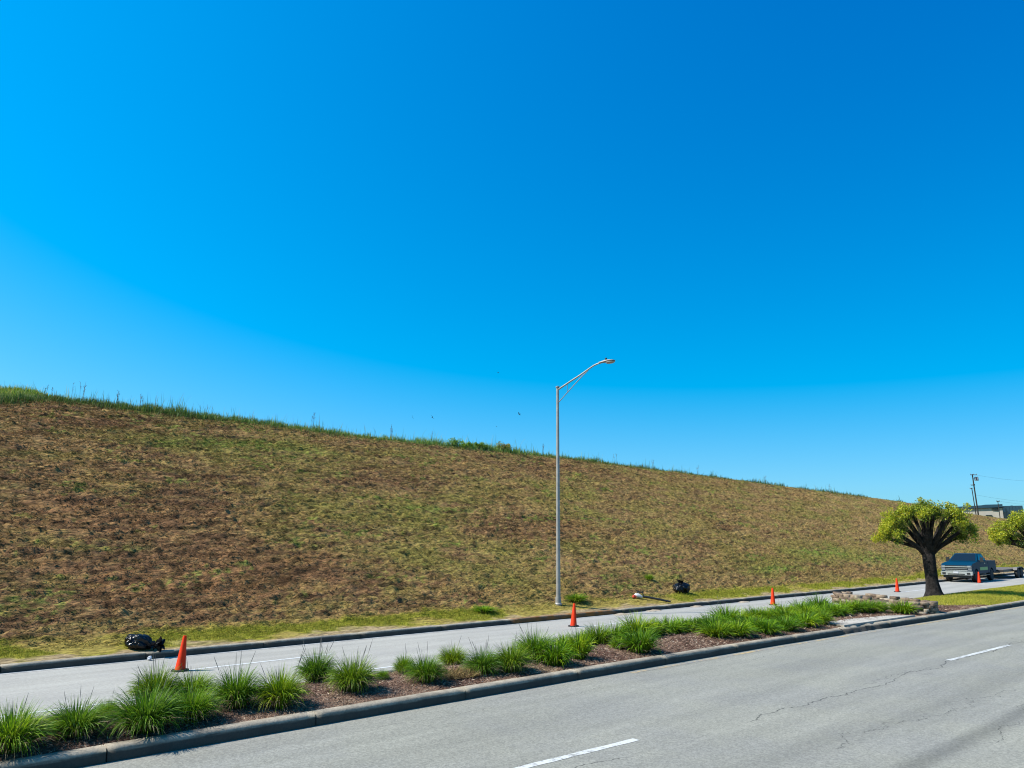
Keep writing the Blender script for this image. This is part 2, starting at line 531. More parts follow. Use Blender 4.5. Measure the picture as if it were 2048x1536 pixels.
def marking(name, x0, x1, y0, y1, w, m, z=0.004, nx=8):
    f = lambda x: y0 + (y1 - y0) * (x - x0) / (x1 - x0)
    o = sheet(name, x0, x1, lambda x: f(x) - w / 2 + 0.006 * math.sin(x * 9), lambda x: f(x) + w / 2 + 0.006 * math.sin(x * 7 + 1), z, m, nx)
    return tag(o, kind='structure')


for a, b, m0, m1_ in ((-9.2, -6.1, 7.75, 7.72), (6.0, 9.15, 7.70, 7.58), (20.7, 25.0, 7.25, 7.12), (37.0, 40.2, 6.8, 6.7)):
    marking("lane_marking", a, b, m0, m1_, 0.125, M['white_paint'], nx=20)
for a, b in ((6.1, 9.9), (19.0, 22.6), (32.0, 35.4), (45.6, 49.4), (59.0, 62.5)):
    marking('lane_marking', a, b, 18.15, 18.22, 0.10, M['thin_paint'])
marking('edge_line', -40, 200, 15.5, 15.5, 0.09, M['thin_paint'], nx=120)
yo = sheet('yellow_edge_line', 13.5, 120, lambda x: yk(x) - 0.25, lambda x: yk(x) - 0.14, 0.004, M['yellow_paint'], 100); tag(yo, kind='structure')
gs = sheet('gutter_line', -40, 250, lambda x: yf(x) - 0.17, lambda x: yf(x) + 0.01, 0.004, M['gutter'], 100); tag(gs, kind='structure')


# ------------------------------------------------------------------ kerbs
def kerb(name, yfun, x0, x1, m, h=0.17, w=0.2, rnd=1.0, back=1, step=0.25, seg_len=3.0, broken=None, seed=1):
    prof = np.array([(0.0, -0.04), (0.004, 0.02), (0.012 * rnd, h - 0.045), (0.022 * rnd, h - 0.016), (0.05 * rnd, h), (w - 0.03, h + 0.002), (w, h - 0.02), (w, -0.04)])
    V = []; Fq = []
    x = x0
    while x < x1:
        L = seg_len
        xs = np.linspace(x + 0.011, x + L - 0.011, max(3, int(L / step)) + 1)
        tilt = (float(vn(x * 0.37, 0, seed)) - 0.5)
        base = len(V); k = len(prof)
        for xx in xs:
            yy = float(yfun(xx)) + 0.012 * tilt
            for d, z in prof:
                zz = z + (0.014 * tilt if z > 0.1 else 0); dd = d
                if z > 0.1:
                    zz += 0.008 * (float(vn(xx * 4, d * 30, seed + 5)) - 0.5)
                    if d < 0.1: dd += 0.012 * (float(vn(xx * 5, z * 20, seed + 9)) - 0.5)
                if broken and broken[0] < xx < broken[1]:
                    a = math.sin(math.pi * (xx - broken[0]) / (broken[1] - broken[0])) ** 0.5
                    q = float(vn(xx * 3.1, d * 9, 77)) * a; q2 = float(vn(xx * 7.7, z * 14, 78)) * a
                    if z > 0.1 and d < 0.12: zz -= 0.16 * q; dd += 0.17 * q2
                    elif z > 0: dd += 0.08 * q2
                V.append((xx, yy + back * dd, zz))
        for i in range(len(xs) - 1):
            for j in range(k - 1):
                a = base + i * k + j
                Fq.append((a, a + k, a + k + 1, a + 1) if back > 0 else (a, a + 1, a + k + 1, a + k))
        for i in (0, len(xs) - 1):
            for j in range(3):
                a = base + i * k
                Fq.append((a + j, a + j + 1, a + k - 2 - j, a + k - 1 - j))
        x += L
        step = min(1.5, step * 1.012)
    return tag(mesh_np(name, V, Fq, m, smooth=False), kind='structure')


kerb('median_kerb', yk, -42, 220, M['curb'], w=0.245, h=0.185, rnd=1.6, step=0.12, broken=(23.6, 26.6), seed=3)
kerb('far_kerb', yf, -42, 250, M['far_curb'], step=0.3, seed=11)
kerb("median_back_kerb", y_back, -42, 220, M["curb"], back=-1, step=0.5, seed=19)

# ------------------------------------------------------------------ hillside
xs = [-60, -40, -25, -15, -8]
x = -4.0
while x < 150:
    xs.append(x); x += 0.062 + 0.0012 * max(x, 0)
xs += [160, 180, 210, 250, 330, 480]
xs = np.array(xs)
ysg = list(np.arange(20.6, 23.0, 0.05)) + list(np.arange(23.0, 42.6, 0.068)) + [43.5, 44.5, 45.5, 46.5, 47.5, 48.5, 50, 52, 55, 60, 70, 90, 140, 260, 420]
ysg = np.array(ysg)
GX, GY = np.meshgrid(xs, ysg, indexing='ij')


def edge_shift(X, Y):
    """first row follows the back of the kerb"""
    return Y + (yf(X) + 0.2 - 20.6) * np.exp(-(Y - 20.6) / 1.2)


GY2 = edge_shift(GX, GY)
GZ = hill_z(GX, GY)


def rough_amt(X, Y):
    crest = 1 - sstep(-1.0, 0.5, Y - ycrest(X))
    return sstep(21.0, 22.4, Y) * (0.35 + 0.65 * crest)


def hill_detail(X, Y):
    r = rough_amt(X, Y)
    a = fbm(X * 0.8, Y * 1.6, 21, 3) - 0.5
    b = fbm(X * 1.9, Y * 9.0, 31, 3)
    ridge = 1 - np.abs(2 * b - 1)
    c = vn(X * 9, Y * 17.0, 41) - 0.5
    clod = np.clip(fbm(X * 2.2, Y * 5.5, 51, 3) - 0.62, 0, 1)
    return r * (0.06 * a + 0.15 * (ridge - 0.6) + 0.09 * c + 0.45 * clod)


def hill_color(X, Y):
    X = np.asarray(X, float); Y = np.asarray(Y, float)
    brown = np.array([0.235, 0.125, 0.058]); red = np.array([0.36, 0.18, 0.075]); straw = np.array([0.47, 0.305, 0.11])
    olive = np.array([0.30, 0.255, 0.055]); green = np.array([0.19, 0.30, 0.04]); lime = np.array([0.34, 0.32, 0.03]); sand = np.array([0.46, 0.33, 0.19])
    n2 = fbm(X * 0.4, Y * 0.9, 111, 4); n3 = fbm(X * 1.4, Y * 2.4, 121, 3); n4 = fbm(X * 0.3, Y * 0.7, 131, 4)
    nf = fbm(X * 5, Y * 9, 141, 2); st = fbm(X * 0.5, Y * 5.0, 171, 4)
    far = sstep(20, 75, X)

    def zone(*gs):
        t = 0.0
        for cx, cy, rx, ry, k in gs:
            t = t + k * np.exp(-((X - cx) / rx) ** 2 - ((Y - cy) / ry) ** 2)
        return t

    # where the mower scraped to red soil, and where green stubble survived
    zr = zone((7.5, 28.5, 6, 4.5, 1), (11, 25.3, 5, 1.8, .9), (6, 23.6, 4, 1.0, .8), (8, 37.4, 5, 1.0, .8), (20, 33, 4.5, .9, .8), (26, 28, 4, 1.3, .7), (38, 37, 9, 1.3, .8), (48, 23.4, 4, .5, .9), (45, 28.5, 2.5, .5, .9), (0, 34, 4, 4, .5))
    zo = zone((14, 36, 5, 1.1, 1.3), (10.3, 35.2, 1.3, .7, 1.0), (18, 29.6, 5, 2.2, .8), (19, 25, 6, 1.3, .8), (52, 25.3, 9, 1.4, 1.0), (40, 23.6, 5, .6, .8), (6.6, 26.3, 1.2, .4, .9), (32, 32, 6, 1.5, .5))
    zg = zone((14, 36.1, 3.6, .75, .8), (10.3, 35.3, .9, .4, .9), (21.7, 29.8, 2.6, .35, .9), (51.5, 25.3, 3.4, .6, 1.0), (42, 23.5, 3, .35, .9), (58, 24.2, 5, .7, .8), (6.6, 26.3, .8, .25, .7), (27, 34, 1.2, .3, .6))
    k = np.clip(0.58 + 1.5 * (st - 0.5) + 1.0 * (nf - 0.5) + 0.8 * (n3 - 0.5) + 0.28 * far - 0.34 * zr, 0, 1)
    c = brown[None] + (straw - brown)[None] * k[:, None]
    k = np.clip(0.36 + 1.9 * (n2 - 0.5) + 0.9 * (st - 0.5) + 0.9 * (nf - 0.5) + 0.5 * zo - 0.5 * zr, 0, 1) * 0.85
    c = c + (olive[None] - c) * k[:, None]
    k = np.clip(0.12 + 2.0 * (n4 - 0.5) + 0.8 * (st - 0.5) + 0.42 * zr - 0.3 * zo, 0, 1) * 0.6
    c = c + (red[None] - c) * k[:, None]
    g = np.clip(zg * (0.45 + 2.4 * (nf - 0.42) + 1.0 * (n3 - 0.5)), 0, 1)
    g = np.maximum(g, 0.7 * sstep(0.63, 0.72, fbm(X * 0.5, Y * 1.2, 151, 4) * 0.6 + nf * 0.4))
    c = c + (green[None] - c) * (0.8 * g)[:, None]
    dk = sstep(0.52, 0.68, 0.3 * fbm(X * 1.1, Y * 4.5, 161, 4) + 0.7 * fbm(X * 2.6, Y * 9.0, 181, 3) + 0.06 * np.minimum(zr, 1) - 0.02 * far)
    c = c * (1 - 0.55 * dk)[:, None]
    # verge: bare sand behind the kerb, short lime grass, then the cut bank
    e = Y + 0.5 * (n3 - 0.5) + 0.5 * (n2 - 0.5) - (yf(X) - 20.4)
    k = (1 - sstep(21.55, 22.15, e)) * 0.9
    vg = lime[None] * (0.75 + 0.5 * nf)[:, None]
    vg = vg + (straw[None] - vg) * (sstep(0.52, 0.64, n2))[:, None] * 0.5
    c = c + (vg - c) * k[:, None]
    e2 = e + 0.22 * np.exp(-((X - 24.5) / 1.6) ** 2) * -1.0
    k = (1 - sstep(20.62, 20.98, e2 + 0.5 * (n3 - 0.5))) * 0.9
    c = c + (sand[None] - c) * k[:, None]
    # uncut green along the crest and on the heap
    top = sstep(-0.5, 0.1, Y - ycrest(X) + 0.4 * (n3 - 0.5))
    top = np.maximum(top, sstep(43, 44, Y) * sstep(30, 10, X))
    gc = np.array([0.12, 0.18, 0.03])[None] * (0.7 + 0.8 * n3)[:, None]
    gc = gc + (red[None] - gc) * (sstep(0.56, 0.62, n3) * 0.5)[:, None]
    c = c + (gc - c) * (top * (0.4 + 0.6 * (1 - far)))[:, None]
    return c


GZ = GZ + hill_detail(GX, GY)
nx, ny = GX.shape
V = np.stack([GX, GY2, GZ], -1).reshape(-1, 3)
idx = np.arange(nx * ny).reshape(nx, ny)
Fq = np.stack([idx[:-1, :-1], idx[1:, :-1], idx[1:, 1:], idx[:-1, 1:]], -1).reshape(-1, 4)
hillside = mesh_np('hillside', V, Fq, M['hill'], col=hill_color(GX.ravel(), GY.ravel()), smooth=True)
tag(hillside, kind='structure')


def hill_pts(n, y0, y1, a0=-14, a1=79):
    th = np.radians(rng.uniform(a0, a1, n)); X = 22 * np.tan(th)
    Y = rng.uniform(y0, y1, n)
    return X, Y


# cut grass lying all over the bank
n = 480000
X, Y = hill_pts(n, 21.2, 40.5)
keep = (Y < ycrest(X) + 0.2) & (fbm(X * 1.3, Y * 2.6, 201, 3) + 0.3 * rng.random(n) > 0.52)
X, Y = X[keep], Y[keep]; n = len(X)
sc_ = np.clip(np.hypot(X, Y) / 30.0, 0.8, 2.6)
c = hill_color(X, Y); c = c * rng.uniform(0.45, 1.75, (n, 1)) + np.array([0.05, 0.034, 0.008]) * rng.random((n, 1))
P = np.stack([X, edge_shift(X, Y), hill_z(X, Y) + hill_detail(X, Y) - 0.01 + 0.02 * rng.random(n)], -1)
az = np.where(rng.random(n) < 0.78, rng.normal(0, 0.32, n) + np.pi * rng.integers(0, 2, n), rng.uniform(0, 2 * np.pi, n))
V, Fq, cc = blades(P, az, rng.uniform(0.8, 1.6, n), rng.uniform(-0.2, 0.9, n), rng.uniform(0.05, 0.15, n) * sc_ ** 0.5, rng.uniform(0.010, 0.022, n) * sc_ ** 0.7, 2, c * 0.75, c)
tag(mesh_np('cut_grass', V, Fq, M['clip'], col=cc), kind='stuff', label='dry cut grass lying over the brown hillside')

# standing green tufts on the bank and short lime grass along the verge
n = 150000
X, Y = hill_pts(n, 20.8, 40.0)
g = hill_color(X, Y)
greenish = (g[:, 1] > g[:, 0] * 0.97) & (Y > 21.9)
verge = (Y < 22.0)
keep = (greenish & (rng.random(n) < 0.8)) & (Y < ycrest(X))
Xv, Yv = hill_pts(90000, 20.78, 22.3)
kv = hill_color(Xv, Yv); kv_keep = (kv[:, 1] > kv[:, 0] * 0.86) & (rng.random(len(Xv)) < 0.85)
X = np.concatenate([X[keep], Xv[kv_keep]]); Y = np.concatenate([Y[keep], Yv[kv_keep]]); n = len(X)
sc_ = np.clip(np.hypot(X, Y) / 30.0, 0.8, 2.4)
c = hill_color(X, Y) * rng.uniform(0.8, 1.35, (n, 1)) * np.array([0.95, 1.12, 0.9])
P = np.stack([X, edge_shift(X, Y), hill_z(X, Y) + hill_detail(X, Y) - 0.01], -1)
V, Fq, cc = blades(P, rng.uniform(0, 2 * np.pi, n), rng.uniform(0.0, 0.7, n), rng.uniform(0.1, 1.0, n), rng.uniform(0.05, 0.13, n) * sc_ ** 0.4, rng.uniform(0.007, 0.014, n) * sc_, 2, c * 0.8, c)
tag(mesh_np('verge_grass', V, Fq, M['clip'], col=cc), kind='stuff', label='short lime green grass along the far kerb and in patches on the bank')

# tall uncut grass along the crest and over the heap
n = 42000
th = np.radians(rng.uniform(-8, 78, n)); X = 22 * np.tan(th)
Y = ycrest(X) + rng.normal(0.25, 0.42, n)
cl = 0.5 * fbm(X * 0.35, Y * 0.5, 301, 4) + 0.5 * fbm(X * 1.3, Y * 1.3, 311, 3)
dens = (0.75 - 0.35 * sstep(35, 90, X) - 0.25 * sstep(75, 110, X))
keep = cl + 0.3 * rng.random(n) > 0.98 - dens * 0.62
X, Y, cl = X[keep], Y[keep], cl[keep]
Xm = rng.uniform(-8, 8, 26000); Ym = rng.uniform(41, 49, 26000)
X = np.concatenate([X, Xm]); Y = np.concatenate([Y, Ym]); n = len(X)
cl = 0.5 * fbm(X * 0.35, Y * 0.5, 301, 4) + 0.5 * fbm(X * 1.3, Y * 1.3, 311, 3)
Lh = rng.uniform(0.08, 0.45, n) * (1 + 0.35 * np.exp(-((X - 26) / 14) ** 2)) * (0.26 + 2.6 * np.clip(cl - 0.35, 0, 0.5)) * (1 - 0.25 * sstep(60, 110, X))
Lh = Lh * np.where(rng.random(n) < 0.05, 2.2, 1.0)
Lh[-26000:] *= 0.9
sc_ = np.clip(np.hypot(X, Y) / 34.0, 0.9, 3.0)
c = pick([(0.07, 0.13, 0.022), (0.045, 0.095, 0.025), (0.15, 0.19, 0.035), (0.20, 0.16, 0.06)], [5, 5, 3, 1.2], n)
c = c * (1.6 + 1.9 * np.exp(-((X - 28) / 16) ** 2))[:, None]
c[-26000:] = c[-26000:] * np.array([2.4, 2.0, 1.1])
P = np.stack([X, Y, hill_z(X, Y) + hill_detail(X, Y) - 0.02], -1)
V, Fq, cc = blades(P, rng.uniform(0, 2 * np.pi, n), rng.uniform(0.0, 0.35, n), rng.uniform(0.0, 0.9, n), Lh, rng.uniform(0.010, 0.022, n) * sc_, 3, c * 0.7, c)
tag(mesh_np('crest_grass', V, Fq, M['blade'], col=cc), kind='stuff', label='uncut dark green grass along the top of the hillside')

# ------------------------------------------------------------------ planted median
xs = np.concatenate([np.arange(-20, -2, 0.6), np.arange(-2, 36, 0.055), np.arange(36, 60, 0.15), np.arange(60, 221, 3.0)])
vs = np.linspace(0, 1, 72)
GX = np.repeat(xs[:, None], len(vs), 1); y0 = yk(xs) + 0.25
GY = y0[:, None] + (y_back(xs) - 0.18 - y0)[:, None] * vs[None]
edge = np.sin(np.pi * vs)[None]
det = (fbm(GX * 2.0, GY * 2.0, 401, 3) - 0.5) * 0.06 + (vn(GX * 14, GY * 14, 411) - 0.5) * 0.03
GZ = bed_z(GX, GY) + det * np.minimum(1, edge * 5) - 0.006


def lawn_mask(X, Y):
    return sstep(33.7, 34.5, X + 2.5 * (Y - 12.6) + 0.6 * (vn(X * 0.9, Y * 0.9, 5) - 0.5))


def bed_color(X, Y):
    m1 = np.array([0.17, 0.095, 0.065]); m2 = np.array([0.30, 0.19, 0.13]); lw = np.array([0.42, 0.36, 0.06])
    k = fbm(X * 1.5, Y * 1.5, 421, 3)
    c = m1[None] + (m2 - m1)[None] * sstep(0.35, 0.65, k)[:, None]
    c = c + (np.array([0.30, 0.22, 0.13])[None] - c) * (sstep(0.6, 0.75, fbm(X * 0.6, Y * 0.9, 431, 3)) * 0.8)[:, None]
    return c + (lw[None] - c) * lawn_mask(X, Y)[:, None]


nx, ny = GX.shape; idx = np.arange(nx * ny).reshape(nx, ny)
V = np.stack([GX, GY, GZ], -1).reshape(-1, 3)
Fq = np.stack([idx[:-1, :-1], idx[1:, :-1], idx[1:, 1:], idx[:-1, 1:]], -1).reshape(-1, 4)
tag(mesh_np('median_ground', V, Fq, M['bed'], col=bed_color(GX.ravel(), GY.ravel()), smooth=True), kind='structure')


def bed_top(X, Y):
    y0 = yk(X) + 0.25; v = np.clip((Y - y0) / (y_back(X) - 0.18 - y0), 0, 1)
    return bed_z(X, Y) + ((fbm(X * 2.0, Y * 2.0, 401, 3) - 0.5) * 0.06 + (vn(X * 14, Y * 14, 411) - 0.5) * 0.03) * np.minimum(1, np.sin(np.pi * v) * 5) - 0.006


# bark chips
n = 70000
X = 11 * np.tan(np.radians(rng.uniform(-15, 73.5, n))); Y = yk(X) + 0.25 + rng.random(n) * (y_back(X) - 0.22 - yk(X) - 0.25)
keep = lawn_mask(X, Y) < 0.5
X, Y = X[keep], Y[keep]; n = len(X)
sc_ = np.clip(np.hypot(X, Y) / 16, 0.8, 1.8)
c = pick([(0.19, 0.105, 0.072), (0.33, 0.21, 0.145), (0.52, 0.38, 0.27), (0.09, 0.055, 0.04), (0.72, 0.6, 0.44)], [5, 4, 2.6, 4, 0.9], n)
P = np.stack([X, Y, bed_top(X, Y) + rng.uniform(0.0, 0.012, n)], -1)
V, Fq, cc = blades(P, rng.uniform(0, 2 * np.pi, n), rng.uniform(1.0, 1.6, n), rng.uniform(-0.2, 0.4, n), rng.uniform(0.025, 0.085, n) * sc_, rng.uniform(0.010, 0.024, n) * sc_, 1, c, c)
tag(mesh_np('mulch_chips', V, Fq, M['chips'], col=cc), kind='stuff', label='reddish brown bark mulch strewn over the planted median')

# short lawn around the trees
n = 120000
X = rng.uniform(30, 75, n) ; X = 30 + (X - 30) * rng.random(n) ** 0.4; Y = yk(X) + 0.25 + rng.random(n) * (y_back(X) - 0.2 - yk(X) - 0.25)
keep = lawn_mask(X, Y) > rng.random(n) * 0.8 + 0.1
X, Y = X[keep], Y[keep]; n = len(X)
pt = fbm(X * 0.5, Y * 0.9, 441, 3)
c = pick([(0.50, 0.48, 0.05), (0.62, 0.52, 0.10), (0.34, 0.40, 0.045)], [5, 3, 3], n) * (0.75 + 0.5 * pt)[:, None]
P = np.stack([X, Y, bed_top(X, Y)], -1)
V, Fq, cc = blades(P, rng.uniform(0, 2 * np.pi, n), rng.uniform(0, 0.6, n), rng.uniform(0, 0.9, n), rng.uniform(0.04, 0.09, n), rng.uniform(0.014, 0.026, n), 1, c * 0.85, c)
tag(mesh_np('median_grass', V, Fq, M['clip'], col=cc), kind='stuff', label='short yellow green grass around the pollarded trees on the median')


# ------------------------------------------------------------------ clumps
def clump_mesh(seed, kind):
    """unit clump: about 1 wide, up to 0.8 high"""
    global rng
    old = rng; rng = np.random.default_rng(seed)
    if kind == 'fine':
        n = 1250
        u = rng.random(n); az = rng.uniform(0, 2 * np.pi, n); r0 = 0.25 * np.sqrt(rng.random(n))
        th0 = 0.04 + 0.66 * u ** 0.8 + rng.normal(0, 0.09, n); droop = 0.75 + 1.6 * u + rng.normal(0, 0.35, n)
        L = rng.uniform(0.55, 0.86, n); W = rng.uniform(0.011, 0.021, n)
        tip = pick([(0.34, 0.58, 0.015), (0.20, 0.40, 0.015), (0.52, 0.70, 0.035), (0.08, 0.18, 0.02)], [5, 5, 3, 3], n)
    else:
        n = 620
        u = rng.random(n); az = rng.uniform(0, 2 * np.pi, n); r0 = 0.32 * np.sqrt(rng.random(n))
        th0 = 0.05 + 0.65 * u + rng.normal(0, 0.1, n); droop = 0.7 + 1.6 * u + rng.normal(0, 0.35, n)
        L = rng.uniform(0.42, 0.88, n); W = rng.uniform(0.020, 0.036, n)
        tip = pick([(0.34, 0.60, 0.010), (0.20, 0.42, 0.012), (0.52, 0.70, 0.02), (0.08, 0.20, 0.015)], [5, 5, 3, 3], n)
    P = np.stack([r0 * np.cos(az), r0 * np.sin(az), np.zeros(n)], -1)
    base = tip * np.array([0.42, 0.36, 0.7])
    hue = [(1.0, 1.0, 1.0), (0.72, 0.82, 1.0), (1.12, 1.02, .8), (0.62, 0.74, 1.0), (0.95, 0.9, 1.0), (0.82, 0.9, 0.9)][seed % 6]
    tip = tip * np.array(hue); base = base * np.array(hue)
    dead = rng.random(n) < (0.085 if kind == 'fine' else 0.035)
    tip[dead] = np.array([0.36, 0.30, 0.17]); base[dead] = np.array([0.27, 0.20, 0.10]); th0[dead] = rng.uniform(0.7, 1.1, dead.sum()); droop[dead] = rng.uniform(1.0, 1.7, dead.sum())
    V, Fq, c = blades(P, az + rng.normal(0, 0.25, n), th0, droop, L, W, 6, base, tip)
    V[:, 2] = np.where(V[:, 2] < 0.01, 0.01, V[:, 2])
    rng = old
    return V, Fq, c


CL = {}
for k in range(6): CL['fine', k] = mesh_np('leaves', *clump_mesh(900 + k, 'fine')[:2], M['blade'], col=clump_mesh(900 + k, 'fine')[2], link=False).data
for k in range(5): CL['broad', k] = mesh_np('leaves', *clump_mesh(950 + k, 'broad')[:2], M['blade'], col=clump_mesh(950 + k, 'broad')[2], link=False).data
ST = []
for k in range(4):
    bm = bmesh.new(); bend = 0.06 + 0.05 * k; tube(bm, [(0, 0, 0), (bend * .2, 0, .35), (bend * .55, 0, .7), (bend, 0, 1.0)], [0.003, 0.0028, 0.0024, 0.002], 4)
    tube(bm, [(bend * .62, 0, .76), (bend * .8, 0, .88), (bend * 1.05, 0, 1.04)], [0.003, 0.0065, 0.002], 5)
    o = obj_bm('seed_stalk', bm, M['stalk']); ST.append(o.data); bpy.data.objects.remove(o)

CLUMPS = [
    # base pixel, width px, height px, kind, stalks, label
    (18, 1516, 150, 100, 'fine', 4, 'large dark grass clump at the very start of the bed, touching the picture edge'),
    (150, 1481, 126, 78, 'fine', 6, 'low wide spiky clump standing by itself, second from the picture edge'),
    (214, 1440, 44, 44, 'fine', 1, 'small yellowish tuft behind the low wide clump and the biggest clump'),
    (290, 1472, 138, 98, 'fine', 3, 'biggest arching grass clump, tan blades drooping over the kerb side'),
    (308, 1394, 92, 66, 'fine', 6, 'stalky clump under the big trash bag, behind the biggest clump'),
    (382, 1450, 104, 78, 'fine', 2, 'rounded clump close to the kerb directly below the slim cone by the trash bag'),
    (384, 1404, 86, 64, 'fine', 6, 'bright clump hiding part of the base of the cone by the trash bag'),
    (470, 1423, 104, 88, 'fine', 5, 'yellower clump of the touching pair past the first cone'),
    (558, 1421, 104, 84, 'fine', 4, 'darker clump of the touching pair, with a wide shadow on bare mulch'),
    (632, 1366, 76, 66, 'fine', 9, 'upright clump with a spray of tall stalks at the back of the bed'),
    (704, 1389, 96, 78, 'fine', 9, 'dome shaped clump with dark shadow beside the long stretch of bare mulch'),
    (765, 1360, 26, 24, 'fine', 1, 'tiny yellow weed tuft alone at the back edge of bare mulch'),
    (808, 1352, 44, 44, 'fine', 3, 'slim clump joined to the back of the clump before the straw patch'),
    (851, 1371, 80, 60, 'fine', 5, 'wide low clump in front of its slim neighbour, before the straw patch'),
    (905, 1334, 56, 46, 'fine', 6, 'compact clump directly behind the dead straw patch'),
    (966, 1352, 76, 58, 'fine', 9, 'thin yellowish clump with dense brown stalks, beside the straw patch'),
    (1022, 1350, 82, 66, 'fine', 2, 'dark arching clump just after the thin stalky one by the straw patch'),
    (1070, 1329, 88, 64, 'fine', 10, 'bright clump topped by a dense comb of upright dark stalks'),
    (1110, 1334, 66, 60, 'broad', 1, 'low dark green clump in front of the comb of upright stalks'),
    (1128, 1296, 40, 30, 'broad', 0, 'short pale clump at the road edge just below the second cone'),
    (1156, 1321, 54, 58, 'broad', 2, 'narrow upright clump below the second cone with shadow on open mulch'),
    (1168, 1292, 40, 34, 'broad', 0, 'small clump between the narrow upright one and the road behind'),
    (1197, 1294, 52, 46, 'broad', 0, 'vase shaped broad leaved clump standing free after the second cone'),
    (1232, 1273, 42, 30, 'broad', 0, 'small leafy clump at the back beside the vase shaped one'),
    (1238, 1299, 34, 26, 'broad', 0, 'low sparse tuft holding the single orange flower'),
    (1274, 1284, 66, 54, 'broad', 2, 'tall dark clump at the road edge behind the orange flower'),
    (1280, 1309, 66, 56, 'broad', 0, 'large clump by the kerb next to the orange flower, shading the mulch'),
    (1308, 1269, 48, 34, 'broad', 1, 'small dark clump at the back where the open mulch begins'),
    (1336, 1265, 62, 32, 'broad', 0, 'first low clump in the row behind the open mulch'),
    (1366, 1264, 56, 32, 'broad', 0, 'middle low clump in the row behind the open mulch'),
    (1393, 1267, 52, 33, 'broad', 1, 'last low clump in the row behind the open mulch'),
    (1424, 1268, 58, 44, 'broad', 2, 'clump at the corner where the dense planting meets the open mulch'),
    (1434, 1279, 60, 36, 'broad', 0, 'dark clump at the near corner of the dense planting, overhanging mulch'),
    (1452, 1250, 56, 40, 'broad', 2, 'pointed clump rising at the back of the dense planting, before the third cone'),
    (1474, 1276, 62, 36, 'broad', 0, 'second clump along the kerb side of the dense planting'),
    (1480, 1252, 54, 34, 'broad', 2, 'clump in the middle of the dense planting below a thin road shadow'),
    (1506, 1266, 60, 36, 'broad', 0, 'yellow green clump in the middle of the dense planting below the third cone'),
    (1512, 1237, 50, 26, 'broad', 0, 'low clump at the road edge hiding the ground before the third cone'),
    (1532, 1271, 58, 32, 'broad', 0, 'dark clump on the kerb side below the third cone'),
    (1536, 1248, 56, 32, 'broad', 0, 'clump directly beneath the third cone in the middle of the planting'),
    (1566, 1233, 52, 28, 'broad', 1, 'clump at the road edge just past the third cone'),
    (1570, 1264, 58, 34, 'broad', 0, 'kerb side clump below the gap between the third cone and stone planter'),
    (1574, 1248, 56, 32, 'broad', 0, 'yellowest clump in the middle of the dense planting past the third cone'),
    (1604, 1228, 50, 28, 'broad', 2, 'back row clump halfway from the third cone to the stone planter'),
    (1608, 1257, 56, 34, 'broad', 0, 'kerb side clump facing the bare strip before the concrete slab'),
    (1616, 1241, 56, 32, 'broad', 0, 'middle clump of the dense planting before the black spotlight'),
    (1638, 1221, 46, 32, 'broad', 3, 'upright clump beside the black spotlight'),
    (1642, 1251, 46, 32, 'broad', 0, 'last kerb side clump, reaching the corner of the concrete slab'),
    (1650, 1236, 52, 30, 'broad', 0, 'clump in front of the black spotlight'),
    (1674, 1234, 46, 30, 'broad', 0, 'first clump along the face of the stone planter'),
    (1694, 1230, 44, 30, 'broad', 0, 'second clump along the face of the stone planter'),
    (1715, 1229, 44, 30, 'broad', 0, 'third clump along the face of the stone planter'),
    (1737, 1228, 44, 28, 'broad', 0, 'fourth clump along the face of the stone planter'),
    (1757, 1226, 34, 26, 'broad', 0, 'last clump along the stone planter, beside its collapsed stones'),
    (1806, 1230, 44, 30, 'broad', 0, 'single bright clump in front of the dark end of the stone planter'),
]
for i, (px, py, w, h, kd, ns, lab) in enumerate(CLUMPS):
    py -= 0.09 * w; h = 0.95 * (h - 0.07 * w)
    P = cast(px, py)
    while P[1] > float(y_back(P[0])) - 0.30 and py < 1530:
        py += 1.0; h += 0.8; P = cast(px, py)
    k = depth(P) / F
    P = (P[0], P[1], float(bed_top(np.float64(P[0]), np.float64(P[1]))) - 0.01)
    t = empty('grass_clump' if kd == 'fine' else 'daylily_clump', P, random.uniform(0, 6.28))
    tag(t, lab, 'grass clump' if kd == 'fine' else 'leafy clump', 'green clumps planted along the median')
    sx = w * k / (1.29 if kd == 'fine' else 1.08); sz = h * k / (0.70 if kd == 'fine' else 0.68)
    if px < 30: sx *= 1.0
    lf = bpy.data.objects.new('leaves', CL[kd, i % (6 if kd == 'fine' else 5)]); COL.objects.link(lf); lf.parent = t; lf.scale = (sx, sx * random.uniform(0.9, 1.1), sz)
    for j in range(ns):
        s = bpy.data.objects.new('seed_stalk', ST[(i + j) % 4]); COL.objects.link(s); s.parent = t
        a = random.uniform(0, 6.28); r = sx * random.uniform(0.02, 0.2)
        s.location = (r * math.cos(a), r * math.sin(a), 0); s.rotation_euler = (random.uniform(-.2, .2), random.uniform(-.2, .22), a)
        hh = sz * random.uniform(0.65, 1.02); s.scale = (hh, hh, hh)

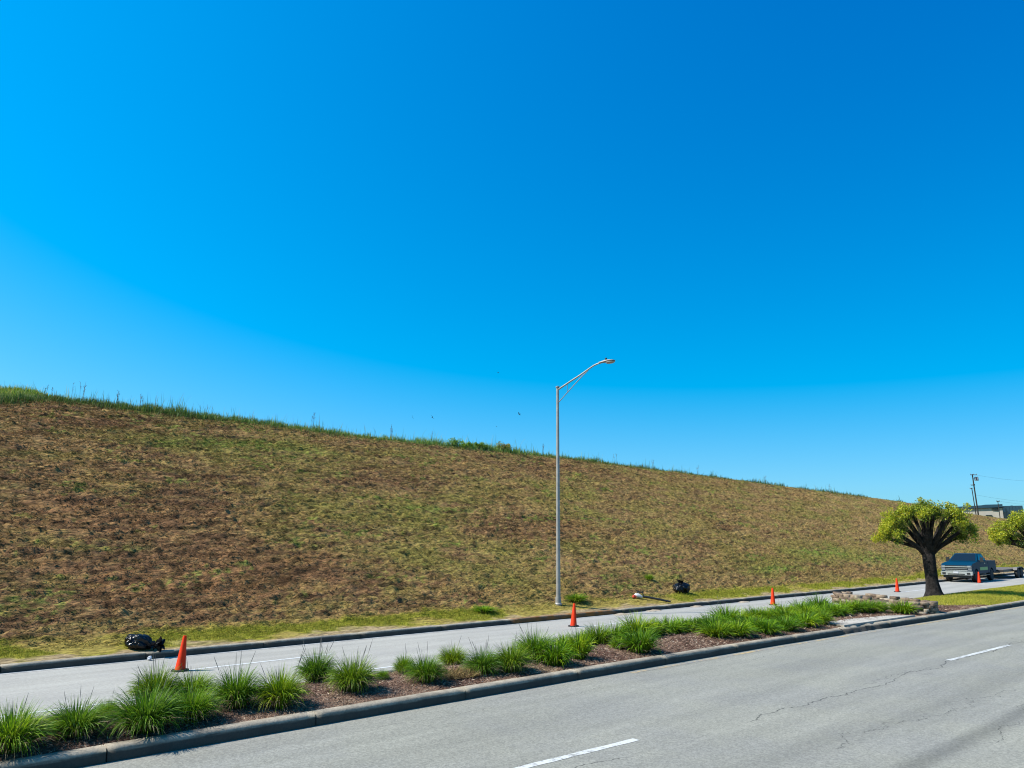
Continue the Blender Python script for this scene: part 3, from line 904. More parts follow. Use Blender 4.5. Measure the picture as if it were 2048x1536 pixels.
# dead straw patch
P = cast(918, 1350); n = 1500
r = 0.42 * np.sqrt(rng.random(n)); a = rng.uniform(0, 6.28, n)
pts = np.stack([r * np.cos(a) * 1.25, r * np.sin(a) * 0.8, np.full(n, 0.0)], -1)
c = pick([(0.48, 0.34, 0.13), (0.40, 0.27, 0.12), (0.30, 0.18, 0.09), (0.22, 0.2, 0.05)], [5, 4, 3, 1], n)
V, Fq, cc = blades(pts, rng.uniform(0, 6.28, n), rng.uniform(0.5, 1.4, n), rng.uniform(0.1, 0.8, n), rng.uniform(0.1, 0.26, n), rng.uniform(0.008, 0.014, n), 3, c * 0.7, c)
V[:, 2] = np.maximum(V[:, 2], 0.0)
o = mesh_np('dead_grass_clump', V, Fq, M['clip'], col=cc); o.location = (P[0], P[1], P[2] - 0.01)
tag(o, 'flattened straw coloured dead grass patch on the mulch between two green clumps', 'dead grass')

# orange flower by the kerb
P = cast(1252, 1299)
fl = empty('orange_flower', P); tag(fl, 'single orange flower on a thin stem at the edge of a clump', 'flower')
bm = bmesh.new(); tube(bm, [(0, 0, 0), (.01, 0, .08), (.0, .01, .15)], 0.006, 5); obj_bm('stem', bm, mat('flower stem', (.07, .14, .02), .6), fl)
bm = bmesh.new()
for k in range(6):
    a = k * math.pi / 3; v0 = bm.verts.new((0, 0, .145)); q = [(.035, -.022, .185), (.075, 0, .20), (.035, .022, .185)]
    vs_ = [bm.verts.new((x_ * math.cos(a) - y_ * math.sin(a), x_ * math.sin(a) + y_ * math.cos(a), z_)) for x_, y_, z_ in q]
    bm.faces.new([v0] + vs_)
obj_bm('blossom', bm, M['petal'], fl)

# ------------------------------------------------------------------ weeds on the bank and the crest
def on_hill(px, py):
    P = cast(px, py); return np.array([P[0], P[1], hill_z(P[0], P[1]) + hill_detail(P[0], P[1])])


for px, py, w, h, lab in ((1152, 1204, 44, 15, 'bright green weed tuft on the verge right beside the lamp pole foot'),
                          (968, 1224, 44, 11, 'low dark weed tuft on the verge short of the lamp pole'),
                          (1298, 1160, 18, 12, 'small dark weed tuft on the bank uphill of the upright trash bag'),
                          ):
    P = on_hill(px, py); k = depth(P) / F
    o = bpy.data.objects.new('weed_tuft', CL['broad', len(lab) % 5]); COL.objects.link(o)
    o.location = P; o.rotation_euler = (0, 0, random.uniform(0, 6)); o.scale = (w * k / 1.2, w * k / 1.2, h * k / 0.66)
    tag(o, lab, 'weed', 'weed tufts on the bank')


def stalk_weed(px, py, hpx, nst, lab, spread=0.12):
    d = ray(px, py); Xg = None
    # stand on the crest under this line of sight
    best = None
    for s in np.linspace(25, 160, 1500):
        Q = CAM + d * s
        if abs(Q[1] - (ycrest(Q[0]) + 0.35)) < 0.15: best = Q; break
    if best is None: return
    z = float(hill_z(best[0], best[1])); k = depth(best) / F; H_ = hpx * k + 0.25
    t = empty('dry_weed', (best[0], best[1], z)); tag(t, lab, 'dry weed', 'dry weed stalks along the crest')
    for j in range(nst):
        bm = bmesh.new(); a = random.uniform(0, 6.28); r = spread * random.random(); hh = H_ * random.uniform(0.72, 1.0) if j else H_
        b0 = Vector((r * math.cos(a), r * math.sin(a), 0)); lean = Vector((random.uniform(-.1, .1), random.uniform(-.1, .1), 1)) * hh
        tk = 0.35 * k * 0.85
        tube(bm, [b0, b0 + lean * .5, b0 + lean], [tk, tk * .8, tk * .5], 4)
        for q in range(5):
            f = random.uniform(.62, .98); s0 = b0 + lean * f; aa = random.uniform(0, 6.28)
            tube(bm, [s0, s0 + Vector((math.cos(aa) * .09, math.sin(aa) * .09, .1)) * hh * .8], [tk * .6, tk * .8], 4)
        obj_bm('stem', bm, M['stalk'], t)


for px, py, hp, ns, lab in ((90, 796, 20, 2, 'dry weed stalks at the foot of the grassy heap'), (106, 798, 14, 2, 'short dry weed next to the heap and the taller stalks'),
                            (142, 800, 26, 1, 'single bare weed stem between the heap and the tallest stalks'), (164, 803, 34, 3, 'tallest bunch of dry weed stalks on the crest'),
                            (234, 810, 22, 4, 'row of thin flat headed weed stalks on the crest'), (282, 816, 22, 4, 'bushy dry weed on the crest after the flat headed stalks'),
                            (412, 834, 16, 1, 'faint lone weed stem on the crest above the green streak'), (624, 860, 28, 3, 'tall dry weed standing alone halfway along the crest before the birds'),
                            (784, 880, 24, 4, 'tall dry weed bunch on the crest below the pair of birds'), (862, 888, 18, 2, 'thin leaning weed just before the green bush on the crest'),
                            (1086, 910, 18, 3, 'grey weed on the crest close to the lamp pole'), (1232, 928, 16, 2, 'short weed on the crest just past the lamp arm'),
                            (1306, 938, 14, 2, 'windblown weed on the crest further along past the lamp'), (1398, 950, 14, 2, 'small weed on the thinning crest halfway to the tree'),
                            (1530, 968, 12, 2, 'wispy weed on the bare crest before the tree'), (1662, 984, 12, 1, 'last wispy weed on the crest ahead of the tree')):
    stalk_weed(px, py, hp, ns, lab)


def leaf_cloud(centers, radii, n, size, cols, w):
    ci = rng.integers(0, len(centers), n); u = rng.normal(size=(n, 3)); u /= np.linalg.norm(u, axis=1)[:, None]
    P = np.array(centers)[ci] + u * (np.array(radii)[ci][:, None] * (rng.random(n) ** 0.45)[:, None])
    a = rng.normal(size=(n, 3)); a /= np.linalg.norm(a, axis=1)[:, None]
    b = np.cross(a, rng.normal(size=(n, 3))); b /= np.linalg.norm(b, axis=1)[:, None]
    s = size * rng.uniform(0.6, 1.3, (n, 1))
    V = np.stack([P - a * s, P + b * s * 0.45, P + a * s, P - b * s * 0.45], 1).reshape(-1, 3)
    Fq = np.arange(n * 4).reshape(n, 4)
    return V, Fq, np.repeat(pick(cols, w, n), 4, 0), P


for px, py, w, h, cols, lab in ((922, 898, 66, 17, [(0.30, 0.50, 0.03), (0.18, 0.34, 0.03), (0.42, 0.58, 0.05)], 'bright green leafy bush on the crest, first of three'),
                                (966, 902, 62, 13, [(0.18, 0.34, 0.03), (0.26, 0.42, 0.03)], 'low dark green bush between the two taller crest bushes'),
                                (1010, 905, 56, 19, [(0.42, 0.43, 0.06), (0.52, 0.40, 0.12), (0.24, 0.34, 0.04)], 'olive yellow bush with dry tips on the crest')):
    d = ray(px, py)
    for s in np.linspace(25, 160, 1500):
        Q = CAM + d * s
        if Q[1] > ycrest(Q[0]) + 0.1: break
    z = float(hill_z(Q[0], Q[1])); k = depth(Q) / F; W_ = w * k / 2; H_ = h * k
    t = empty('crest_bush', (Q[0], Q[1], z)); tag(t, lab, 'bush', 'bushes on the crest')
    cen = [(random.uniform(-.8, .8) * W_, random.uniform(-.3, .3) * W_, random.uniform(.2, .8) * H_) for _ in range(14)]
    V, Fq, cc, _ = leaf_cloud(cen, [random.uniform(.12, .42) * H_ + .06 for _ in cen], 1700, 0.05, cols, [3, 3, 2][:len(cols)])
    mesh_np('foliage', V, Fq, M['leaf'], t, col=cc)
    bm = bmesh.new()
    for q in cen[:7]: tube(bm, [(q[0] * .3, q[1] * .3, -.05), q], [.014, .006], 4)
    obj_bm('twig', bm, M['stalk'], t)

# ------------------------------------------------------------------ pollarded trees
def pollard(loc, rz, seed, label, hgt=4.85, rad=2.25, thick=0.295):
    global rng
    old = rng; rng = np.random.default_rng(seed); random.seed(seed)
    t = empty('pollarded_tree', loc, rz); tag(t, label, 'tree', 'pollarded trees on the median')
    bm = bmesh.new(); fork = 2.0
    pts = [(0.02, 0, -0.15), (0.02, 0, 0.05), (0.015, 0, 0.25), (0, 0, 0.7), (-0.02, 0.02, 1.25), (-0.04, 0, fork), (-0.04, 0, fork + .42)]
    tube(bm, pts, [thick * 1.9, thick * 1.55, thick * 1.25, thick * 1.0, thick * 0.97, thick * 1.05, thick * .62], 18, wob=0.05)
    obj_bm('trunk', bm, M['bark'], t, smooth=True)
    tips = []
    spec = []
    # local x = across the view, y = depth
    for ang, out, top in ((180, 1.02, 2.95), (172, .90, 3.5), (205, .82, 3.2), (150, .74, 4.0), (120, .58, 4.3), (225, .64, 4.1), (255, .30, 4.25), (80, .34, 4.25), (300, .38, 4.25),
                          (40, .70, 4.2), (330, .72, 4.1), (8, .95, 3.4), (352, .82, 3.9), (20, .86, 3.0), (100, .2, 4.2), (270, .5, 4.0), (90, .5, 4.1)):
        a = R(ang + random.uniform(-10, 10)); ro = rad * out * 0.86 * random.uniform(.92, 1.06); zt = top * random.uniform(.96, 1.03) * hgt / 4.95
        spec.append((a, ro, zt))
    for i, (a, ro, zt) in enumerate(spec):
        bm = bmesh.new(); ca, sa = math.cos(a), math.sin(a); z0 = fork - .12 + .35 * random.random()
        r0 = thick * random.uniform(.36, .52) * (0.85 if ro > 1.5 else 1)
        p = [(-.04 + ca * .08, sa * .08, z0), (ca * (.18 + ro * .14), sa * (.18 + ro * .14), z0 + (zt - z0) * .26), (ca * ro * .58, sa * ro * .58, z0 + (zt - z0) * .62), (ca * ro, sa * ro, zt)]
        j = [Vector(q) + Vector((random.uniform(-.05, .05), random.uniform(-.05, .05), random.uniform(-.03, .03))) for q in p]
        tube(bm, j, [r0 * 1.25, r0, r0 * .8, r0 * .82], 9, wob=0.07)
        obj_bm('limb', bm, M['bark'], t, smooth=True)
        tips.append(j[-1]); tips.append(j[-1] + Vector((ca * .12, sa * .12, .16)))
        if ro > 1.2: tips.append(j[2].lerp(j[-1], .55) + Vector((0, 0, .12)))
    # sprouting shoots: leaf masses round each cut end
    cen = []; rd = []
    for q in tips:
        for _ in range(4):
            o_ = Vector((random.gauss(0, .2), random.gauss(0, .2), random.gauss(.06, .17)))
            cen.append(tuple(q + o_)); rd.append(random.uniform(.16, .34))
    for _ in range(74):   # thin shell between the ends
        a = random.uniform(0, 6.28); f = random.random() ** .6; zz = hgt * .92 - f ** 2.6 * (.55 + .75 * abs(math.cos(a)) ** 1.5) + random.uniform(-.16, .12)
        cen.append((math.cos(a) * rad * f * .97, math.sin(a) * rad * f * .97, zz)); rd.append(random.uniform(.18, .32))
    for _ in range(26):   # low skirts on either side
        a = random.choice((0, math.pi)) + random.gauss(0, .38); f = random.uniform(.72, 1.0)
        cen.append((math.cos(a) * rad * f, math.sin(a) * rad * f, random.uniform(2.75, 3.5) * hgt / 4.95)); rd.append(random.uniform(.16, .28))
    n = 30000
    V, Fq, cc, P = leaf_cloud(cen, rd, n, 0.048, [(0.16, 0.26, 0.025), (0.07, 0.13, 0.02), (0.27, 0.34, 0.03)], [4, 3, 2])
    # young growth on the outside tips is yellow
    shell = (np.hypot(P[:, 0], P[:, 1]) / rad) ** 2 + ((P[:, 2] - 2.6) / (hgt - 2.6)) ** 2
    y = np.repeat(sstep(0.62, 1.15, shell + 0.22 * rng.normal(size=n) - 0.14 * P[:, 0] / rad), 4)
    yel = np.repeat(pick([(0.78, 0.72, 0.02), (0.58, 0.66, 0.025), (0.76, 0.56, 0.03)], [3, 4, 1], n), 4, 0)
    cc = cc + (yel - cc) * (0.78 * y)[:, None]
    # upright new shoots on top
    ms = 420
    a = rng.uniform(0, 6.28, ms); f = np.sqrt(rng.random(ms)); zz = hgt * .93 - f ** 2.6 * 1.35
    pb = np.stack([np.cos(a) * rad * f * .95, np.sin(a) * rad * f * .95, zz - .1], -1)
    c1 = pick([(0.16, 0.18, 0.025), (0.08, 0.12, 0.02)], [1, 1], ms)
    V2, F2, c2 = blades(pb, a, 0.1 + 0.7 * f, rng.uniform(-.2, .3, ms), rng.uniform(.18, .42, ms), np.full(ms, .03), 3, c1 * .7, c1)
    mesh_np('crown', np.concatenate([V, V2]), np.concatenate([Fq, F2 + len(V)]), M['leaf'], t, col=np.concatenate([cc, c2]))
    rng = old
    return t


P = cast(1868, 1192)
VIEW_RZ = YAW - R(90)
pollard((P[0], P[1], P[2] - 0.02), VIEW_RZ - R(28), 5, 'whole pollarded tree with thick bare trunk beside the stone planter')
pollard((53.4, 13.15, float(bed_z(53.4, 13.15)) - 0.02), VIEW_RZ - R(30), 9, 'further pollarded tree cut off by the picture edge, yellow crown over the trailer', hgt=4.45, rad=2.2)

# ------------------------------------------------------------------ stone planter
pl = empty('stone_planter', (0, 0, 0)); tag(pl, 'low oval planter of stacked brown fieldstones with crumbled middle, between clumps and tree', 'stone planter')
ends = np.array([cast(1676, 1213)[:2], cast(1806, 1221)[:2]])
ax = (ends[1] - ends[0]); Lp = np.linalg.norm(ax); ax = ax / Lp; nrm = np.array([ax[1], -ax[0]])
if nrm @ (np.array([0, 0]) - ends[0]) > 0: nrm = -nrm     # pointing away from the camera
Vs = []; Fs = []; Cs = []


def stone(cx, cy, z0, l, w, h, ang):
    b = len(Vs); ca, sa = math.cos(ang), math.sin(ang)
    c = np.array(random.choice([(0.29, 0.215, 0.15), (0.37, 0.28, 0.195), (0.22, 0.16, 0.115), (0.46, 0.38, 0.28), (0.27, 0.19, 0.13)])) * random.uniform(.8, 1.2)
    m = 4
    for zi, zf in enumerate((0, .14, .86, 1)):
        s = .93 if zi in (0, 3) else 1.0
        for k in range(8):
            a = (k + .5) * math.pi / 4
            x_ = max(-.5, min(.5, 0.74 * math.cos(a))) * l * s * random.uniform(.9, 1.08); y_ = max(-.5, min(.5, 0.74 * math.sin(a))) * w * s * random.uniform(.9, 1.08)
            Vs.append((cx + x_ * ca - y_ * sa, cy + x_ * sa + y_ * ca, z0 + zf * h + random.uniform(-.012, .012))); Cs.append(c)
    for r_ in range(3):
        for k in range(8):
            Fs.append((b + r_ * 8 + k, b + r_ * 8 + (k + 1) % 8, b + r_ * 8 + 8 + (k + 1) % 8, b + r_ * 8 + 8 + k))
    for r_ in (0, 3):
        q = b + r_ * 8
        Fs.append((q, q + 1, q + 2, q + 3)); Fs.append((q, q + 3, q + 4, q + 7)); Fs.append((q + 7, q + 4, q + 5, q + 6))


WID = 1.15
path = []
def pl_pt(s):
    """walk round the oval: front side, far end, back side, near end"""
    per = 2 * Lp + math.pi * WID; s = s % per
    if s < Lp: return ends[0] + ax * s, math.atan2(ax[1], ax[0])
    s -= Lp
    if s < math.pi * WID / 2:
        a = s / (WID / 2); return ends[1] + nrm * WID / 2 + (-nrm * math.cos(a) + ax * math.sin(a)) * WID / 2, math.atan2(ax[1], ax[0]) + (a if np.cross(np.append(ax, 0), np.append(nrm, 0))[2] > 0 else -a)
    s -= math.pi * WID / 2
    if s < Lp: return ends[1] + nrm * WID - ax * s, math.atan2(ax[1], ax[0])
    s -= Lp; a = s / (WID / 2)
    return ends[0] + nrm * WID / 2 + (nrm * math.cos(a) - ax * math.sin(a)) * WID / 2, math.atan2(ax[1], ax[0]) + (a if np.cross(np.append(ax, 0), np.append(nrm, 0))[2] > 0 else -a)


per = 2 * Lp + math.pi * WID
gz = 0.2
for crs in range(4):
    s = random.uniform(0, .2)
    while s < per:
        l = random.uniform(.22, .5); q, an = pl_pt(s + l / 2)
        hole = (0.55 * Lp < s < 0.76 * Lp)
        endcap = (Lp * .78 < s < Lp + 1.9)
        hh = .115
        if hole and crs > 1 and random.random() < .8: s += l; continue
        if crs == 3 and not endcap and random.random() < .25: s += l; continue
        stone(q[0] + random.uniform(-.03, .03), q[1] + random.uniform(-.03, .03), gz - .06 + crs * hh, l * .97, random.uniform(.26, .36), hh * random.uniform(.9, 1.02), an + random.uniform(-.08, .08))
        s += l
for _ in range(16):
    q = ends[0] + ax * Lp * random.uniform(.52, .80) - nrm * random.uniform(-.1, .4)
    stone(q[0], q[1], .2 + random.uniform(0, .05), random.uniform(.1, .26), random.uniform(.1, .2), random.uniform(.07, .12), random.uniform(0, 3))
mesh_np('stone_wall', Vs, Fs, M['stone'], pl, col=np.array(Cs))
bm = bmesh.new()
q = [ends[0] + nrm * .1, ends[1] + nrm * .1, ends[1] + nrm * (WID - .1), ends[0] + nrm * (WID - .1)]
hexa(bm, [(p[0], p[1], .15) for p in q], [(p[0], p[1], .44) for p in q]); obj_bm('planter_soil', bm, mat('planter soil', (.14, .085, .05), .95, var=(9, .6, 1.3), bump=(20, 1, .03)), pl)

# concrete slab beside the broken kerb
bm = bmesh.new()
q = [(24.35, 11.50), (29.6, 11.32), (28.6, 11.95), (26.4, 12.3), (24.6, 12.35)]
top = [bm.verts.new((x_, y_, .232 + random.uniform(-.004, .004))) for x_, y_ in q]; bot = [bm.verts.new((x_, y_, .10)) for x_, y_ in q]
bm.faces.new(top); bm.faces.new(bot[::-1])
for i in range(5): bm.faces.new((top[i], bot[i], bot[(i + 1) % 5], top[(i + 1) % 5]))
tag(obj_bm('concrete_slab', bm, M['slab'], bevel=.012), 'pale flat concrete slab on the median behind the crumbled kerb', 'concrete slab')

# black spotlight in the planting
P = cast(1653, 1222); sp = empty('garden_spotlight', (P[0], P[1], P[2]), 0.6); tag(sp, 'small black landscape spotlight among the clumps before the stone planter', 'spotlight')
bm = bmesh.new(); lathe(bm, [(.03, 0), (.03, .22)], 10); obj_bm('stake', bm, M['bulb_black'], sp)
bm = bmesh.new(); lathe(bm, [(.05, -.1), (.09, -.06), (.11, .08), (.11, .12), (.095, .12), (.09, .10)], 16, axis='y'); h = obj_bm('lamp_head', bm, M['bulb_black'], sp, smooth=True, loc=(0, 0, .30)); h.rotation_euler = (R(25), 0, 0)

# ------------------------------------------------------------------ street lamp
P = cast(1116.5, 1210)
lp = empty('street_lamp', P); tag(lp, 'tall grey street lamp with a single bracketed arm standing on the verge', 'street lamp')
d_ = depth(P); ztop = EYE + (HOR - 774) / F * d_ * math.cos(TH) * 1.0
ht = (1210 - 774) / F * d_ * 1.02
lean = 0.010 * ht
bm = bmesh.new(); tube(bm, [(0, 0, -.1), (0, 0, 0), (lean * RT[0], lean * RT[1], ht)], [.092, .092, .055], 16); obj_bm('pole', bm, M['galv'], lp, smooth=True)
bm = bmesh.new(); lathe(bm, [(.15, 0), (.15, .05), (.115, .09), (.11, .3), (.1, .3)], 16); obj_bm('base_collar', bm, M['galv'], lp, smooth=True)
tx, ty = lean * RT[0], lean * RT[1]
bm = bmesh.new(); lathe(bm, [(.085, ht - .02), (.085, ht + .03), (.05, ht + .05)], 14, c=(tx, ty, 0)); obj_bm('pole_cap', bm, M['galv_dark'], lp)
AL = 2.52; ad = Vector((0.10, -0.995, 0)).normalized()
A = lambda s, z: Vector((tx, ty, ht)) + ad * s + Vector((0, 0, z))
bm = bmesh.new(); tube(bm, [A(.03, -.10), A(.6, .12), A(1.2, .34), A(1.72, .56), A(1.9, .63), A(2.08, .675), A(AL - .25, .69)], [.036, .036, .034, .032, .032, .031, .03], 10); obj_bm('arm', bm, M['galv'], lp, smooth=True)
bm = bmesh.new(); tube(bm, [A(.03, -.66), A(.7, -.16), A(1.3, .28), A(1.62, .48)], .018, 8); tube(bm, [A(.52, .09), A(.52, -.29)], .012, 6); obj_bm('brace', bm, M['galv_dark'], lp, smooth=True)
lh = None
bm = bmesh.new()
prof = [(0, .05, .04, .035), (.16, .075, .06, .05), (.34, .115, .075, .06), (.55, .15, .06, .075), (.72, .13, .035, .06), (.84, .07, .0, .03)]
rings = []
side = Vector((-ad.y, ad.x, 0))
for s, w_, zu, zd in prof:
    c_ = A(AL - .34 + s * .9, .70)
    rings.append([bm.verts.new(c_ + side * (w_ * math.cos(k * math.pi / 5)) + Vector((0, 0, (zu if math.sin(k * math.pi / 5) > 0 else zd * .55) * math.sin(k * math.pi / 5)))) for k in range(10)])
for i in range(len(rings) - 1):
    for k in range(10): bm.faces.new((rings[i][k], rings[i][(k + 1) % 10], rings[i + 1][(k + 1) % 10], rings[i + 1][k]))
bm.faces.new(rings[0][::-1]); bm.faces.new(rings[-1])
lh = obj_bm('lamp_head', bm, M['galv'], lp, smooth=True)
bm = bmesh.new(); cc_ = A(AL + .20, .662)
rg = []
for r_, dz in ((.13, 0), (.125, -.03), (.09, -.06), (.03, -.07)):
    rg.append([bm.verts.new(cc_ + ad * (r_ * 1.7 * math.cos(k * math.pi / 8)) + side * (r_ * math.sin(k * math.pi / 8)) + Vector((0, 0, dz))) for k in range(16)])
for i in range(3):
    for k in range(16): bm.faces.new((rg[i][k], rg[i][(k + 1) % 16], rg[i + 1][(k + 1) % 16], rg[i + 1][k]))
bm.faces.new(rg[0][::-1]); bm.faces.new(rg[-1]); obj_bm('lens', bm, M['lens'], lh, smooth=True)
bm = bmesh.new(); q = A(AL + .0, .755); lathe(bm, [(.04, 0), (.045, .03), (.042, .085), (.02, .1)], 12, c=tuple(q)); obj_bm('photocell', bm, M['photocell'], lh)

# ------------------------------------------------------------------ cones
cn = empty('traffic_cone'); 
bm = bmesh.new(); lathe(bm, [(.118, .028), (.112, .05), (.040, .735), (.034, .755), (.022, .758), (.020, .70)], 28); obj_bm('cone', bm, M['orange'], cn, smooth=True)
bm = bmesh.new()
q = [(math.cos(a + .0) * r_, math.sin(a) * r_) for a, r_ in [(R(k * 45 + 22.5), .2) for k in range(8)]]
a_ = [bm.verts.new((max(-.175, min(.175, x_ * 1.0)), max(-.175, min(.175, y_)), 0)) for x_, y_ in q]; b_ = [bm.verts.new((v.co.x * .97, v.co.y * .97, .034)) for v in a_]
bm.faces.new(a_[::-1]); bm.faces.new(b_)
for i in range(8): bm.faces.new((a_[i], a_[(i + 1) % 8], b_[(i + 1) % 8], b_[i]))
obj_bm('base', bm, M['rubber'], cn)
CONES = [(360, 1343, 0.055, 'slim leaning orange cone nearest the big trash bag'), (1147, 1254, 0.01, 'orange cone in the road just beyond the lamp pole foot'),
         (1546, 1211, 0.012, 'orange cone behind the dense green planting, before the stone planter'), (1795, 1185, 0.015, 'orange cone behind the stone planter, by the tree trunk'),
         (1959, 1167, 0.01, 'smallest orange cone standing in front of the blue pickup')]
for i, (px, py, tl, lab) in enumerate(CONES):
    o = cn if i == 0 else copy_tree(cn)
    P = cast(px, py - 1); o.location = (P[0], P[1], 0.004); o.rotation_euler = (0, 0, random.uniform(0, 1.5))
    ch = [c for c in children(o) if c.name.startswith('cone')][0]
    if i == 0:
        ch.rotation_mode = 'QUATERNION'; ch.rotation_quaternion = Matrix.Rotation(R(3.2), 4, Vector((math.cos(YAW - .2), math.sin(YAW - .2), 0))).to_quaternion()
    o.scale = (1, 1, 1)
    if i == 0:
        o.rotation_euler = (0.0, 0.0, 0.2)
    tag(o, lab, 'traffic cone', 'orange cones along the lane line')

# ------------------------------------------------------------------ rubbish bags and litter
def bag(name_loc, size, rz, seed, label, neck):
    random.seed(seed)
    P = name_loc; t = empty('trash_bag', P, rz); tag(t, label, 'trash bag', 'black trash bags on the verge')
    bm = bmesh.new(); bmesh.ops.create_icosphere(bm, subdivisions=5, radius=1)
    for v in bm.verts:
        p = v.co.copy(); u, w_ = math.atan2(p.y, p.x), p.z
        nA = float(fbm(p.x * 1.6 + seed, p.y * 1.6 + p.z * 1.1, seed, 3)) - .5
        cr = 1 - abs(2 * float(fbm(p.x * 3.0 + p.z * 2.0, p.y * 3.0 - p.z * 1.6 + seed, seed + 3, 3)) - 1)
        k = 1 + .75 * nA + .22 * (cr - .7)
        q = Vector((p.x * size[0], p.y * size[1], p.z * size[2])) * k
        q.z = q.z + size[2] * .8
        if q.z < 0: q.z *= .12
        # the gathered end
        if neck == 'side':
            e = max(0, p.x - .35) / .65; s_ = 1 - .72 * e ** 1.3 * (1 + .35 * math.sin(u * 9)); q.y *= s_; q.z = q.z * s_ + .02; q.x *= 1 + .25 * e
        else:
            e = max(0, p.z - .4) / .6; s_ = 1 - .7 * e ** 1.3 * (1 + .3 * math.sin(u * 8)); q.x *= s_; q.y *= s_
        v.co = q
    obj_bm('bag_body', bm, M['bag'], t, smooth=True)
    bm = bmesh.new()
    base = Vector((size[0] * 1.12, 0, size[2] * .55)) if neck == 'side' else Vector((-.03, 0, size[2] * 1.55))
    dirv = Vector((1, 0, .12)) if neck == 'side' else Vector((.15, 0, 1))
    o1 = dirv.orthogonal().normalized(); o2 = dirv.cross(o1).normalized()
    L_ = .22 if neck == 'side' else .16; prev = None
    for f, r_ in ((0, .09), (.25, .05), (.6, .10), (1.0, .15)):
        ring = [bm.verts.new(base + dirv * L_ * f + (o1 * math.cos(a) + o2 * math.sin(a)) * r_ * (1 + .45 * math.sin(a * 5 + f * 3))) for a in [k * math.pi / 10 for k in range(20)]]
        if prev:
            for k in range(20): bm.faces.new((prev[k], prev[(k + 1) % 20], ring[(k + 1) % 20], ring[k]))
        prev = ring
    obj_bm('gathered_neck', bm, M['bag'], t, smooth=True)
    return t


P = on_hill(277, 1297); b1 = bag(P - np.array([0, 0, .03]), (.33, .27, .20), VIEW_RZ - .05, 4, 'big black trash bag lying on its side on the verge behind the first cone', 'side')
P = on_hill(1362, 1186); b2 = bag(P - np.array([0, 0, .05]), (.36, .33, .30), VIEW_RZ, 8, 'upright knotted black trash bag on the bank past the lamp pole', 'top')

# hand held blower lying on the verge
P = on_hill(1268, 1196)
Q = on_hill(1331, 1206)
dv = Vector(Q - P); Lb = dv.length; t = empty('leaf_blower', P + np.array([0, 0, .04]), math.atan2(dv.y, dv.x)); tag(t, 'white and red motor tool with long black tube lying on the verge near the kerb', 'garden tool')
slope_t = math.atan2(dv.z, math.hypot(dv.x, dv.y))
t.rotation_euler = (0, -slope_t, math.atan2(dv.y, dv.x))
bm = bmesh.new()
tube(bm, [(.0, 0, .05), (.06, 0, .09), (.16, 0, .10), (.26, 0, .08), (.36, 0, .05)], [.04, .08, .10, .07, .045], 12); obj_bm('housing', bm, M['tool_white'], t, smooth=True)
bm = bmesh.new(); tube(bm, [(-.08, -.02, .0), (.0, -.05, .03), (.1, -.06, .03)], [.04, .085, .05], 10); obj_bm('fuel_tank', bm, M['tool_red'], t, smooth=True)
bm = bmesh.new(); tube(bm, [(.08, 0, .15), (.16, 0, .25), (.34, 0, .25), (.42, 0, .09)], .025, 8); obj_bm('grip_handle', bm, M['dark_plastic'], t, smooth=True)
bm = bmesh.new(); tube(bm, [(.36, 0, .09), (.9, 0, .08), (1.6, 0, .05), (Lb, 0, .04)], [.05, .048, .04, .055], 10); obj_bm('blower_tube', bm, M['dark_plastic'], t, smooth=True)

P = cast(298, 1321); bm = bmesh.new(); bmesh.ops.create_icosphere(bm, subdivisions=3, radius=.055)
for v in bm.verts: v.co *= .7 + .6 * float(vn(v.co.x * 40, v.co.y * 40 + v.co.z * 31, 3)); v.co.z = max(-.04, v.co.z)
tag(obj_bm('crumpled_paper', bm, M['paper'], loc=(P[0], P[1] - .03, .055)), 'small crumpled white paper lying against the far kerb below the trash bag', 'litter')
for px, py, s, lab in ((1245, 1229, .9, 'thin pale sand smear in the gutter just past the lamp shadow'), (1304, 1219, .8, 'pale sand heap against the far kerb below the garden tool'), (1388, 1212, .75, 'pinkish sand heap against the far kerb below the upright bag'),
                       (1486, 1204, .7, 'faint sand heap against the far kerb before the third cone')):
    P = cast(px, py); bm = bmesh.new(); bmesh.ops.create_icosphere(bm, subdivisions=4, radius=1)
    for v in bm.verts:
        k = .7 + .6 * float(vn(v.co.x * 3 + px, v.co.y * 3, 9)); k2 = max(0.0, 1 - math.hypot(v.co.x, v.co.y)) ** .8; v.co.x *= s * .6 * k; v.co.y *= .26 * k; v.co.z = .055 * k2 * k if v.co.z > 0 else -.01
    tag(obj_bm('sand_heap', bm, M['sand'], smooth=True, loc=(P[0], min(P[1], float(yf(P[0])) - .1), 0.0)), lab, 'sand heap', 'sand washed against the far kerb')

# ------------------------------------------------------------------ pickup truck (nose toward -x)
tr = empty('pickup_truck'); tag(tr, 'teal blue pickup truck with chrome front and green door decal towing a flatbed trailer', 'pickup truck')
WH = (1.02, 4.68); HW = 0.99


def arch(cx, r, z0, n=8, rev=True):
    a0 = math.asin(min(1, max(-1, (z0 - .42) / r)))
    pts = [(cx + r * math.cos(a), .42 + r * math.sin(a)) for a in np.linspace(a0, math.pi - a0, n)]
    return pts


